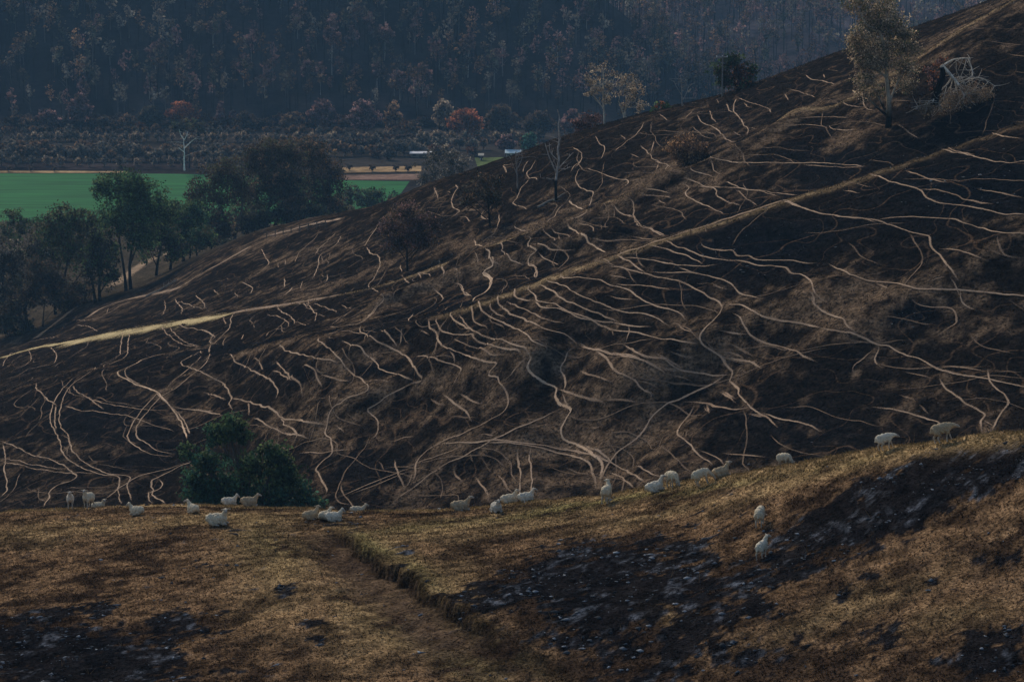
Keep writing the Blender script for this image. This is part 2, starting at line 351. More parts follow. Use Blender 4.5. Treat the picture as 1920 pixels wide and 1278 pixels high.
TR['B'] = """M 0,195 50,215 75,235 45,260 60,270|m 190,90 170,130 165,170 130,215 90,255 40,285 0,295|m 40,300 40,340 0,385|f 120,110 140,165|f 150,225 125,255 125,280|f 245,210 235,245
m 450,40 460,70 520,110 550,145 545,165|f 550,145 640,160|m 530,0 560,20 630,45 665,80 682,100 670,140|f 640,0 630,45|f 665,35 740,60 790,75 800,90|f 682,100 740,105|f 380,95 440,105 490,135 515,160 500,180 410,200 380,230
M 1065,0 1030,60 1000,100 960,135 880,160 750,175|f 905,70 850,105 800,140 760,165|m 950,165 945,200 1000,230 1040,265 1110,295 1180,325 1240,365 1270,430|m 1060,185 1100,210 1140,250 1170,300|m 1195,180 1190,240 1185,280 1170,305|f 1195,185 1270,160
M 720,215 690,240 700,260 760,300 800,340 830,380 860,420 910,465 950,485 990,540 975,565 900,590 860,605 830,630 790,650 755,700 745,760 735,800 740,825 765,850 775,910 765,940 720,980 680,1025 690,1050 715,1090 740,1150 738,1180
m 455,275 500,312 600,340 700,360 830,388|m 830,255 880,275 940,295 970,340 1010,365 1050,400 1070,435 1180,465 1260,500|f 720,215 850,195 960,215|m 160,330 190,370 200,385 280,425 370,465 430,515 450,555 435,600 400,635
f 310,360 345,390 360,430|f 440,370 470,410 515,460 580,510 595,560 600,590|f 600,400 670,430 685,480 720,530|f 420,430 540,490|f 700,455 780,480 880,505|M 0,445 60,480 130,520 160,570 175,595 160,630 180,670
M 175,595 250,615 380,650 440,675 460,710 520,725 620,740 740,760|m 460,710 485,740 480,760 530,775 555,805 565,830 540,880|m 300,715 360,740 410,775 470,800 560,825 640,840|f 270,620 280,700|f 0,565 90,585 140,605|m 0,675 70,690 120,700
M 1270,510 1180,550 1100,590 1060,625 1000,660 985,675 1040,720 1052,760 1040,810 1010,850 990,865|f 1040,830 1055,860|f 860,690 900,715|f 790,760 830,790 850,815|f 580,925 700,930 800,915 900,910|m 1150,970 1160,1020 1180,1080 1205,1120 1210,1150
m 1278,1010 1160,1055 1000,1120 900,1165 790,1210|f 1278,1030 1150,1080 1000,1140 870,1185|M 1278,1130 1200,1180 1140,1230|m 1260,1050 1240,1110 1200,1150|f 1100,860 1278,825|f 960,500 1080,500 1130,520"""
TR['C'] = """B 430,0 440,40 390,80 430,110 425,150 395,190 345,215 340,230|M 625,0 612,35 650,55 655,90 650,125|m 165,20 190,70 190,110 170,135|f 60,90 120,95 130,120|f 0,125 50,150|m 130,150 165,180 190,210 160,240|m 230,130 275,140 295,185 335,205|m 215,255 200,275 215,290|m 40,290 15,325 20,345|f 240,50 275,85|f 520,0 560,20
M 115,320 125,360 155,390 165,430 210,465 300,500 380,525 455,545 415,590 420,610 460,615 470,640 500,680 515,730 505,770 470,800 410,835 330,875 250,910 160,945 100,985 55,1040 50,1100 30,1140
m 155,310 160,355 190,385 250,395 330,395 350,420 420,450 480,465 560,480 580,500|f 240,420 320,455 400,480 440,500 500,505|m 225,280 235,320 290,350 350,385 420,415 470,430 530,450 590,465 610,490 625,510|f 270,300 310,355 350,380|f 330,250 340,320 380,345 420,370
M 365,230 375,265 410,300 450,325 530,360 590,390 640,430 690,455 710,470 700,500|f 415,235 450,285 500,315|M 460,200 465,235 510,285 540,305 600,330 690,375 800,400 850,435 855,460|f 505,230 570,260 640,295 700,325 800,345
M 545,165 545,195 580,220 640,230|m 640,230 690,270 760,275 830,300 880,320 980,330 1065,335|m 612,150 620,180 650,205 660,235 740,245 800,280 900,315 1000,360 1060,370|m 670,140 740,180 770,215 850,250 940,285 1065,330|m 700,125 790,150 850,190 930,225 1065,275|m 770,90 800,110 880,115 960,120 1010,140 1065,160
M 855,460 810,485 800,530 775,570 795,610 795,660 780,690|M 855,440 910,465 980,475 1065,495|M 950,475 1000,510 1030,555 1065,580
B 610,490 630,520 610,560 640,605 690,635 750,660 750,700 770,740 800,755 825,770 800,820 778,860 785,910 830,935 890,955 930,990 975,1025 980,1090 970,1120|m 630,540 645,590|m 610,515 540,575 540,590 490,630 475,640|m 750,665 850,690 960,715 1000,740|m 780,690 800,730 825,760
M 770,760 750,785 640,830 560,870 450,920 380,955 300,1000 200,1050 100,1115 0,1200|m 160,945 300,940 440,930 560,935 700,955 800,970 900,980 1065,1045|m 400,940 550,945 640,960 760,985 880,1010 925,1040 930,1090 950,1120|f 320,990 340,1040|m 0,1060 140,1010 300,955|M 0,1160 120,1095
m 570,965 558,1010 572,1080 570,1200|m 630,960 618,1010 632,1090 628,1195|f 240,1050 250,1105 290,1140|f 345,1110 390,1160 420,1220|f 465,1090 500,1150 540,1185|m 185,690 230,735 280,765 335,830|f 125,710 160,740 200,750|f 270,690 350,740 390,745
m 0,500 40,550 60,590 85,620 40,640 0,655|m 50,505 130,510 200,535 260,555 275,580 245,630 235,660|m 225,480 245,510 245,540|f 65,365 120,400|f 360,920 370,905 400,900 440,905 430,915 390,920|f 700,895 660,940|M 1065,970 1020,1030 985,1090 975,1130|m 1020,1075 1065,1105"""
TR['D'] = """M 180,15 240,35 280,70 400,75 480,105 600,125 700,145 830,190 880,220 950,265|M 350,85 420,125 460,180 510,235 600,290 690,335 720,385 770,425 830,445 815,490 805,520|f 610,50 680,90 800,130 900,140|m 860,100 960,160 1100,235 1300,275 1350,290 1500,295|m 900,225 1050,240 1120,235
f 700,330 850,370 890,410|f 950,265 1080,300 1190,340|f 210,265 500,350|M 1250,0 1350,75 1420,130 1450,180 1500,230 1520,260 1510,310 1490,345 1520,360 1570,410 1575,460 1630,520 1690,570 1760,620 1826,645
M 1500,260 1390,340 1270,395 1130,460 1050,505 970,525 880,590 830,650 800,700 750,780 650,870 540,945 490,1010 440,1080 400,1180|m 60,420 200,460 300,490 410,530 400,550|f 380,500 560,500 740,515|f 1150,515 1280,530 1400,570 1520,585 1600,560|m 0,905 100,925 230,955 270,960|m 0,950 140,980 270,1025 310,1070 320,1120 350,1170 345,1270
M 250,880 440,980 480,1040 600,1105 700,1170 775,1230|M 470,1115 550,1160 630,1220 680,1270|m 700,1070 800,1130 920,1180|m 1200,550 1170,600 1100,690 1055,760 1055,800 1110,845 1180,910 1240,980 1300,1030 1350,1080|f 1130,760 1125,830|f 1240,930 1320,970 1400,1020 1450,1080|f 1450,80 1560,120 1640,165|m 1440,140 1600,165 1700,190 1770,235|f 1520,25 1640,90 1700,130
f 1400,430 1500,490 1560,530|f 1650,620 1720,640 1826,660|f 1430,960 1600,990 1826,1010|f 1280,560 1310,610|f 330,760 310,830 250,880|f 280,740 380,735 440,700|f 450,770 455,830|f 530,710 520,750"""
TR['E'] = """m 200,10 240,80 330,120 460,185|f 100,0 200,40|f 0,215 200,215 370,215|f 170,180 370,210|m 75,330 120,375 220,420 300,475|m 110,370 300,375 420,385 560,410 880,415|m 330,265 440,285 540,315 640,345 770,405
M 450,225 560,270 620,285 720,330 880,360 980,375 1090,385 1200,415 1330,430 1420,440 1460,475 1540,495 1620,545 1635,600 1660,650 1704,675|m 735,235 790,270 900,290 1000,305 1040,340 1120,350 1180,375 1300,380 1450,380 1580,405 1680,400
M 0,420 150,450 300,480 450,515 550,535 650,570 720,610 790,655 860,685 905,725 890,800 810,880 760,930 730,975 745,1020 820,1085 900,1140 950,1210 980,1270|m 330,470 560,470 700,480 800,495 900,525 990,570 1050,635 1130,660 1220,680|f 820,560 900,590 960,610|f 710,555 820,560
M 905,725 1000,730 1080,740 1150,775 1250,830 1400,860 1560,885 1704,915|f 1000,690 1060,720|M 995,790 1050,820 1070,870 1110,930 1130,970 1200,1010 1280,1040 1400,1070 1500,1100 1600,1155 1670,1195|m 880,930 1000,955 1120,970|f 960,1030 1040,1060 1110,1125|f 900,1090 980,1100 1080,1150|m 900,1145 1080,1175 1170,1200 1230,1245|f 1130,975 1250,1060
M 0,575 150,605 230,655 300,705 400,745 550,780 620,850|f 0,660 120,680 220,690|f 0,500 180,530|f 40,565 280,575 420,595 500,620|m 0,755 130,785 300,805 400,840 490,895|f 500,860 570,890 600,920 700,965|m 0,865 150,890 350,910|m 160,895 170,940 145,1020|m 0,930 180,945 300,970 400,995 560,1010 740,1040|f 20,930 50,980
m 120,1040 200,1090 300,1130 480,1170 620,1245|M 0,1110 200,1145 320,1190 420,1240 460,1278|m 430,1230 620,1245 800,1278|f 380,1110 500,1180 600,1240|f 480,1095 700,1160|f 780,1005 850,1090|M 1610,625 1640,680 1645,735 1704,780|m 560,430 640,460 760,490"""
TR['F'] = """m 660,0 620,70 580,120 610,155 665,170 665,195|m 600,160 570,210 530,260 500,330 465,380 540,405 590,430|m 390,50 410,100 405,120|m 600,0 560,60 555,110|m 480,30 400,45 380,40|m 1035,0 1030,25 980,70 960,105|m 1080,70 1030,90 1005,140 1005,190 1040,235 1090,265 1145,280 1140,330 1125,390 1130,450
M 1080,70 1170,95 1280,140 1380,165 1440,170 1450,195 1425,240|f 1460,180 1560,180|B 975,335 945,360 1020,410 1095,440 1050,475 970,505 920,530|m 890,400 850,440 820,490 775,520 740,560 670,610 620,640|M 475,565 485,590 540,610 610,625
M 570,660 620,675 600,710 600,740 670,775 620,820 595,850 600,900 655,915 660,960 650,1000 660,1035|m 720,595 745,640 790,660 850,690|f 770,590 800,600 850,635 990,660|f 850,640 880,710|M 340,470 345,530 320,600 290,650 230,690 205,715
B 140,680 145,735 180,735 235,770 265,790 260,830 290,880 290,910 210,965 270,1010 270,1060 260,1100 220,1145 135,1190 125,1220|f 150,740 100,770|f 130,760 160,860 175,920|f 280,840 350,900|m 290,700 370,720 380,760 365,780 420,810 450,860 500,870 560,900|m 680,790 730,840 800,875 860,905|m 620,720 720,730 780,765 900,785 1000,760|m 0,1065 30,1090 45,1140 60,1160 120,1170
B 930,535 960,590 1020,620 1080,650 1105,695 1150,730 1210,775 1270,800|f 1010,520 1040,555 1130,570 1165,620|f 1110,670 1250,690 1400,690|m 1320,365 1350,420 1400,455 1500,495|M 1450,320 1490,360 1500,430 1500,490 1540,560 1640,595 1700,630 1790,665|f 1500,310 1480,340|f 1540,280 1600,300 1700,310 1826,330|m 1570,250 1700,260 1826,290
f 1720,20 1700,60 1690,100|m 1680,0 1720,20 1790,50 1770,85 1826,130|f 1690,340 1780,385|m 235,420 200,460 195,490 260,520|m 60,430 130,435 220,420|m 0,485 60,495 100,540|f 1220,845 1270,860 1300,890|B 660,495 700,488 745,478"""
TR['G'] = """M 560,0 700,40 800,70 980,90 1080,105 1200,140 1280,170 1350,190 1390,205 1400,250 1440,300 1500,370 1530,415 1550,450|m 1080,105 1300,90 1500,95 1620,130 1740,170 1920,180 2100,185|m 1500,430 1540,490 1560,540|m 1530,420 1500,435|m 1365,460 1430,435 1500,425
M 820,345 890,380 960,410 1040,445 1200,455 1300,480 1400,490 1600,500 1750,515 1920,535 2100,560|M 730,510 735,570 800,620 880,645 910,660 920,690 980,740|f 740,510 770,540 830,565|M 780,705 970,745 1100,795 1160,805 1250,865 1330,885 1440,945 1560,975 1720,1005 1920,1050 2100,1090
m 1100,800 1100,840 1080,880 1090,910 1120,935|f 1090,820 1000,890 960,935 970,970|M 1720,940 1720,1000 1770,1060 1810,1090 1830,1140 1790,1190 1750,1270 1740,1300|M 1440,1000 1470,1050 1530,1095 1600,1140 1660,1170 1700,1200 1680,1240 1685,1300|M 1690,1235 1745,1270|f 1740,960 1920,960|f 1440,930 1720,960|f 1770,200 1790,270 1820,310 1920,315|f 1720,265 1820,310
f 1440,260 1600,290 1720,330|m 1560,500 1570,570 1650,610|f 1370,595 1500,600 1540,660 1520,700 1420,760|f 1280,540 1340,580 1480,600|f 1080,450 1160,500|f 1400,1000 1240,955|M 440,1180 560,1225 660,1250 740,1278 790,1300|f 370,1185 470,1210 540,1275|f 210,1060 300,1110|m 1060,1160 1200,1180 1330,1210 1480,1260|f 1330,1150 1380,1200|f 1220,1090 1300,1130|f 0,1120 130,1130 260,1165 400,1150|f 70,1130 30,1210 0,1240|f 130,1130 150,1190"""
TR['H'] = """f 0,680 60,620|M 80,645 110,690 200,735 250,790 310,810|M 300,555 285,620 310,650 350,710 370,730 355,795|m 245,580 265,620 300,635|f 370,720 450,735|f 345,575 370,605 400,610|f 150,620 165,660 195,690|f 310,550 400,580 480,610 500,640|f 280,740 330,770|m 690,420 720,445 800,460 860,485|f 580,500 640,510 700,535 750,555|f 570,530 600,570|f 790,420 800,445
f 900,580 950,600 1030,605|m 1010,500 1015,560 1030,610 1080,630|f 640,665 800,660 940,670|m 820,710 860,735 1000,735|f 520,720 680,705 820,720|f 1210,700 1280,760 1340,790|m 150,890 240,910 300,915 500,920 750,920 1040,940|f 680,930 900,945 1040,940|f 160,900 175,960 220,985|m 40,940 60,970 150,990 180,1005|m 240,1020 320,1060 440,1080 540,1110|m 60,1050 300,1060 520,1085 650,1100|f 300,1070 420,1160
M 0,1000 90,1035 130,1050 180,1065 200,1110 260,1140 330,1165|M 0,1030 35,1060 15,1090 60,1130 150,1165 240,1205|m 1420,840 1550,860 1700,895 1850,920 1920,915 2100,920|f 1460,825 1640,875|m 1720,740 1800,765 1920,785|M 1040,970 1140,1015 1220,1040 1330,1070 1370,1110 1460,1150 1600,1165 1700,1185 1800,1210 1920,1215 2100,1220|f 1330,1065 1450,1080 1600,1130 1750,1160|f 1250,960 1400,1010 1500,1030|m 560,1130 640,1160 740,1195 860,1220 990,1230 1100,1260|f 900,1070 1000,1090|f 1650,1065 1800,1095 1920,1125|f 980,750 880,790 820,800"""
TR['I'] = """m 1430,770 1450,810 1480,830 1470,880 1440,910|m 1700,690 1690,720 1640,770 1560,830 1540,860|m 1790,650 1840,680|m 1680,820 1740,870 1750,890 1840,935 1880,980|m 1760,790 1740,860|m 1300,830 1350,870 1340,920 1300,960|f 1570,760 1600,790|f 1620,860 1680,890|M 640,1040 655,1060 625,1110 620,1150 640,1180 665,1190 620,1225 570,1250|m 910,930 925,960|f 590,1075 620,1090|m 800,1190 790,1220 820,1245|f 700,1180 760,1180|f 520,1060 540,1100 545,1130"""
TR['J'] = """B 1650,480 1620,510 1590,530|M 1360,450 1420,480 1400,520|m 1920,190 1890,240 1800,300 1790,360 1760,430|m 1900,160 1800,260 1770,300|f 1800,170 1740,230 1680,290 1660,340|m 1470,260 1500,320 1510,350 1440,410 1360,450|m 985,540 1000,570 1025,600 1020,630|f 985,540 1090,500 1200,450 1300,430|m 1000,555 1070,580 1140,595 1150,570 1100,525|f 1100,525 1200,470
f 925,545 930,600 910,640|f 1200,490 1230,520|f 1320,505 1340,530|m 1600,420 1600,470 1570,500|f 1700,440 1690,490|m 1840,410 1840,440 1810,465|f 1560,340 1570,370|f 1605,320 1605,355|W 480,650 560,600 680,555 780,530 880,510 1000,480 1100,420 1260,330 1420,240|f 610,590 600,620|m 550,655 640,600 740,545|f 430,690 500,700 550,720|f 410,660 540,660|W 1500,190 1600,165 1740,125 1920,95|m 1520,200 1700,160"""
TR['K'] = """M 140,250 165,290 210,310 215,360 180,430 150,470 190,500 240,535 200,590 160,640 100,675|m 220,110 150,210 130,250|m 330,350 340,395|f 0,580 60,600|f 20,520 60,490|f 0,390 90,340 150,310|m 340,410 370,450 410,475 370,500|f 430,400 470,450|m 0,270 100,240 160,200"""
def crom(P, step):
    P = np.array(P, float); out = []
    for i in range(len(P)-1):
        p0 = P[max(i-1, 0)]; p1 = P[i]; p2 = P[i+1]; p3 = P[min(i+2, len(P)-1)]
        n = max(2, int(np.linalg.norm(p2-p1)/step))
        t = np.linspace(0, 1, n, endpoint=False)[:, None]
        out.append(.5*((2*p1)+(-p0+p2)*t+(2*p0-5*p1+4*p2-p3)*t**2+(-p0+3*p1-3*p2+p3)*t**3))
    out.append(P[-1:]); return np.concatenate(out)
WID = {'M': .115, 'm': .105, 'f': .11, 'B': .14, 'W': .9}
track_lines = []
for k, txt in TR.items():
    ox, oy, sc = SRC[k]
    for part in txt.replace('\n', '|').split('|'):
        cls, *pts = part.split()
        pp = [tuple(float(v) for v in p.split(',')) for p in pts]
        pp = [(ox+x/sc, oy+y/sc) for x, y in pp]
        dense = crom(pp, 3.0); seg = []; segs = []
        for q in dense:
            h_ = hsm.hit(q[0], q[1], 190, 640)
            if h_ is None or (seg and abs(h_.y-seg[-1][1]) > 12):
                if len(seg) > 2: segs.append(seg)
                seg = []
            if h_ is not None: seg.append((h_.x, h_.y))
        if len(seg) > 2: segs.append(seg)
        for s_ in segs: track_lines.append((cls, np.array(s_)))
# halo of worn, less burnt turf beside the tracks
halo = np.zeros_like(hill.Z); da = ha[1]-ha[0]
for cls, P in track_lines:
    i = np.clip(np.rint((P[:, 0]/P[:, 1]-ha[0])/da).astype(int), 0, len(ha)-1); j = np.rint(np.interp(P[:, 1], hy, np.arange(len(hy)))).astype(int)
    np.add.at(halo, (i, j), {'M': 1., 'B': 1.4, 'm': .7, 'f': .4, 'W': .8}[cls])
halo = np.clip(blur2(np.minimum(halo, 2), 5)*2.2, 0, 1)

# ------------------------------------------------------------------ hillside colours and mesh
def ell(PX, PY, L, p=1):
    r = np.zeros_like(PX)
    for px, py, rx, ry, an, wt in L:
        c, s = math.cos(R(an)), math.sin(R(an)); u = (PX-px)*c+(PY-py)*s; v = -(PX-px)*s+(PY-py)*c
        r = np.maximum(r, wt*np.exp(-((u/rx)**2+(v/ry)**2)**p))
    return r
PX, PY = topix(X, Y, Z)
wx = 60*(fbm(X/9, Y/9, 3, 91)-.5); wy = 30*(fbm(X/7, Y/7, 3, 93)-.5)
BROWN = [(1560, 575, 220, 55, -8, 1), (1360, 650, 120, 60, 10, .9), (1250, 690, 160, 40, 5, .7), (1850, 480, 120, 60, -20, .6), (1180, 355, 180, 22, -28, .8), (1020, 420, 160, 16, -20, .7), (900, 500, 170, 16, -22, .7),
         (560, 545, 160, 18, -14, .9), (820, 470, 120, 20, -20, .5), (1150, 480, 140, 26, -20, .7), (1350, 280, 40, 60, 0, .3), (1480, 230, 130, 14, -30, .9), (1700, 110, 200, 16, -30, .9), (1800, 80, 130, 40, -25, .6), (1600, 260, 90, 22, -15, .8),
         (780, 720, 160, 20, -15, .7), (860, 770, 150, 18, -12, .6), (690, 670, 60, 18, -25, .7), (480, 655, 90, 9, -12, .8), (640, 800, 120, 30, -8, .5), (1150, 830, 260, 60, -5, .45), (960, 900, 240, 40, -5, .45), (360, 760, 40, 50, 0, .4), (600, 480, 130, 34, -22, .5), (500, 460, 120, 22, -25, .5), (180, 840, 120, 12, -5, .35), (1320, 870, 200, 40, 10, .35), (1750, 720, 150, 40, 10, .4), (1830, 620, 150, 30, -10, .35)]
BLACK = [(1420, 455, 190, 60, -10, 1), (1820, 350, 220, 70, -8, 1), (1700, 590, 70, 26, -12, .9), (1270, 545, 70, 25, -5, .7), (1560, 310, 110, 34, -20, .8), (1500, 290, 80, 30, -15, .7), (1850, 220, 120, 60, -15, .8), (960, 540, 90, 10, -20, .9), (860, 572, 60, 8, -20, .7), (480, 642, 120, 7, -12, .8), (300, 675, 90, 7, -12, .7), (700, 690, 45, 18, 10, .7), (520, 690, 80, 20, 5, .6), (160, 790, 130, 60, 0, .5), (300, 830, 130, 50, 0, .4), (1260, 430, 40, 14, -15, .8), (650, 870, 100, 30, 0, .5), (1500, 800, 160, 40, 10, .5), (740, 600, 60, 10, -20, .6)]  # burnt patches, plus thin strips painting the shade of the gully behind the crest
br = ell(PX+wx, PY+wy, BROWN); bl = ell(PX+wx, PY+wy, BLACK)
n1 = fbm(X/6, Y/6, 4, 61); n2 = fbm(X/1.1, Y/1.3, 3, 67); n3 = fbm(X/25, Y/25, 3, 71)
amt = np.clip(.04+.85*br-.6*bl+1.2*(n1-.5)+1.5*(n2-.5)+.5*(n3-.5)+.30*halo, 0, 1.15)
amt = np.where(bl > .55, amt*.5, amt)
char = np.array([.0105, .0083, .0068]); navy = np.array([.0055, .0063, .0080]); brown = np.array([.104, .072, .046]); straw = np.array([.25, .18, .10])
col = char*(1-bl[..., None])+navy*bl[..., None]
a3 = sstep(.12, .95, amt)[..., None]; col = col*(1-a3)+brown*a3
far_dirt = sstep(485, 560, Y)[..., None]
col = col*(1-far_dirt)+np.array([.045, .036, .024])*far_dirt*(.6+.9*n1[..., None])
r1y = pchip(CURVES[R1I][0], CURVES[R1I][2], ha)[:, None]; r2y = pchip(CURVES[R2I][0], CURVES[R2I][2], ha)[:, None]
pxr = PX
c1 = np.exp(-((Y-r1y+.5+1.5*(n1-.5))/1.5)**2)*sstep(700, 1000, pxr)*(1-.7*sstep(1500, 1750, pxr))*(.25+.9*n2); c2 = np.exp(-((Y-r2y)/2.2)**2)*(.3+.7*n1)*sstep(-200, 300, PX)
cs = np.clip(np.maximum(c1, .95*c2), 0, 1)[..., None]; col = col*(1-cs)+straw*cs  # straw along both crests, their sunlit look painted into the colour
HILLCOL = col
me = mesh_np('burnt_hillside', np.stack([X, Y, Z], -1).reshape(-1, 3), grid_faces(*X.shape), cols=col.reshape(-1, 3))
tag(obj('burnt_hillside', me, M_HILL), kind='structure')

# ---- foreground colours and mesh
PX, PY = topix(FX, FY, FZ)
wx = 90*(fbm(FX/2.5, FY/2.5, 4, 101)-.5); wy = 60*(fbm(FX/2, FY/2, 4, 103)-.5)
FBLACK = [(140, 1230, 230, 80, 8, 1), (60, 1160, 120, 30, 0, .8), (180, 1135, 60, 16, 0, .8), (330, 1180, 110, 28, -12, .8), (400, 1150, 60, 14, -20, .6), (300, 1255, 150, 30, 0, .6), (540, 1112, 36, 9, 3, .9), (585, 1165, 36, 9, 5, .9), (590, 1190, 30, 8, 8, .8),
          (1090, 1080, 200, 62, -14, 1), (960, 1110, 110, 36, -12, .9), (1200, 1130, 230, 75, -8, 1), (1330, 1150, 150, 50, -5, .8), (1480, 1060, 160, 40, -20, .8), (1250, 1200, 180, 50, -12, .8), (1280, 1040, 120, 30, -20, .7), (1090, 1210, 70, 20, -10, .5), (1400, 1090, 110, 40, -20, .9), (1330, 1060, 70, 24, -25, .6), (1560, 990, 160, 50, -22, .9), (1720, 930, 220, 60, -25, 1), (1860, 880, 150, 40, -25, .9), (1640, 1090, 30, 10, -15, .7), (1730, 1100, 35, 12, -5, .8), (1590, 1125, 25, 12, -30, .8), (1430, 1230, 120, 50, 0, .6), (1850, 1230, 120, 50, -15, .9), (1660, 1200, 110, 40, 5, .5), (1200, 1260, 160, 40, -5, .7), (740, 1035, 22, 6, -5, .9), (1880, 1050, 60, 30, 0, .7), (1280, 1230, 80, 40, 0, .5), (620, 975, 60, 12, 0, .45), (420, 1060, 80, 12, -5, .4), (470, 1255, 70, 20, 0, .5)]
FGREEN = [(1130, 940, 260, 9, -9, 1), (1350, 905, 160, 8, -9, .8), (690, 1022, 60, 20, 25, 1), (780, 1075, 70, 22, 32, .7), (900, 1190, 140, 24, 30, .5), (800, 985, 170, 10, -7, .6), (500, 1020, 70, 40, 30, .4), (860, 1240, 180, 26, 25, .4), (1600, 865, 160, 8, -12, .4)]
FSTRAW = [(430, 972, 150, 10, 0, 1), (200, 985, 140, 10, -4, .8), (60, 1000, 140, 20, -5, .6), (780, 1000, 160, 16, -8, .8), (1000, 985, 180, 14, -10, .6), (1250, 960, 160, 14, -12, .6), (520, 1080, 90, 90, 40, .55), (680, 1160, 90, 90, 30, .55), (1500, 900, 180, 10, -12, .7), (1620, 862, 60, 9, -10, .9), (1740, 850, 180, 12, -12, .5), (840, 1110, 60, 60, 30, .5), (1600, 1140, 160, 26, -20, .5), (1800, 1160, 100, 26, -10, .4), (1250, 1150, 60, 20, 20, .5)]
fb = ell(PX+wx, PY+wy, FBLACK, 1.6); fg_ = ell(PX+wx*.5, PY+wy*.4, FGREEN); fs = ell(PX+wx*.6, PY+wy*.5, FSTRAW)
n1 = fbm(FX/2.2, FY/2.2, 4, 111); n2 = fbm(FX/.55, FY/.55, 3, 117); n3 = fbm(FX/7, FY/7, 3, 121)
n0 = fbm(FX/.25, FY/.25, 2, 119)
bmask = sstep(.38, .55, fb*.95+1.0*(n1-.5)+1.2*(n2-.5)+.6*(n0-.5)+.3*(n3-.5))
fbrown = np.array([.185, .115, .062]); fstraw = np.array([.34, .235, .115]); fgreen = np.array([.215, .185, .075]); fdark = np.array([.040, .026, .017]); fchar = np.array([.0068, .0076, .0096]); soil = np.array([.058, .040, .029])
t = sstep(.25, .75, .5+1.3*(n1-.5)+.9*(n2-.5))[..., None]
col = fdark*(1-t)+fbrown*t
k = np.clip(fs*sstep(.3, .62, n1*.6+n2*.4+.1)*1.1, 0, 1)[..., None]; col = col*(1-k)+fstraw*k
k = np.clip(fg_*sstep(.25, .6, n1*.5+n2*.5)*.9, 0, 1)[..., None]; col = col*(1-k)+fgreen*k
k = (bmask*.97)[..., None]; ash = (sstep(.50, .72, fbm(FX/.9, FY/.9, 2, 133))*sstep(.50, .75, fbm(FX/.22, FY/.4, 3, 135)))[..., None]
col = col*(1-k)+(fchar*(.6+.8*n2[..., None])*(1-ash)+np.array([.075, .086, .105])*ash)*k
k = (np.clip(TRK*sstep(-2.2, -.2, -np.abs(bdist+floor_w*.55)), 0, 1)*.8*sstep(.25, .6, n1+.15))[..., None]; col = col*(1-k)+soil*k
BANKD = np.exp(-((bdist-.05)/.34)**2)*np.clip(bw*1.8, 0, 1); bankd = BANKD[..., None]; col = col*(1-.93*bankd)+np.array([.014, .010, .008])*.93*bankd  # bank face darkened in the colour to stand in for its shade
rgy = pchip(CURVES[2][0], CURVES[2][2], fa)[:, None]
k = np.clip(np.exp(-((FY-rgy+.4)/1.1)**2)*(.25+.9*n1), 0, .8)[..., None]; col = col*(1-k)+fstraw*k
FORECOL = col; FBM = bmask
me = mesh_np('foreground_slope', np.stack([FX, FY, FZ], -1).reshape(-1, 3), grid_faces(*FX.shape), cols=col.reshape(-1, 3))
tag(obj('foreground_slope', me, M_FORE), kind='structure')

# ---- tracks as ribbons
rng2 = np.random.default_rng(11)
def ribbon(name, P, width, mat, lift, land=hill, step=.4, wob=.07, kind='structure', vary=.22):
    L = np.concatenate([[0], np.cumsum(np.hypot(*np.diff(P, axis=0).T))])
    if L[-1] < .8: return None
    n = max(4, int(L[-1]/step)); s = np.linspace(0, L[-1], n)
    x = np.interp(s, L, P[:, 0]); y = np.interp(s, L, P[:, 1])
    ph = rng2.random()*99
    T = np.stack([np.gradient(x), np.gradient(y)], 1); T /= np.maximum(np.hypot(T[:, 0], T[:, 1]), 1e-6)[:, None]
    N = np.stack([-T[:, 1], T[:, 0]], 1)
    o = wob*(vnoise(s/1.3+ph, s*0, 3)-.5)*2; x = x+N[:, 0]*o; y = y+N[:, 1]*o
    wv = width*(1-vary+2*vary*vnoise(s/2.5+ph, s*0+5, 4)); wv *= np.clip(np.minimum(s, L[-1]-s)/2.0+.35, 0, 1)
    V = []; E = []; RN = np.clip(np.minimum(s, L[-1]-s)/1.6, 0, 1)*.85+.15
    for u in (-1, 0, 1):
        xx = x+N[:, 0]*wv*u; yy = y+N[:, 1]*wv*u; zz = land.zs(xx, yy)+lift
        V.append(np.stack([xx, yy, zz], 1)); E.append(np.full(n, 1-abs(u)))
    V = np.stack(V, 1).reshape(-1, 3); E = np.stack(E, 1).ravel()
    i = np.arange(n-1)[:, None]*3; j = np.arange(2)[None, :]; b = (i+j).ravel()
    me = mesh_np(name, V, np.stack([b, b+1, b+4, b+3], 1), attrs={'edge': E, 'run': np.repeat(RN, 3)})
    return tag(obj(name, me, mat), kind=kind)
tmat = {'M': M_TRACK, 'B': M_TRACKB, 'm': M_TRACK, 'f': M_TRACKF, 'W': M_TRACKF}
for n_, (cls, P) in enumerate(track_lines):
    ribbon('stock_track', P, WID[cls], tmat[cls], .08+.0006*(n_ % 60))
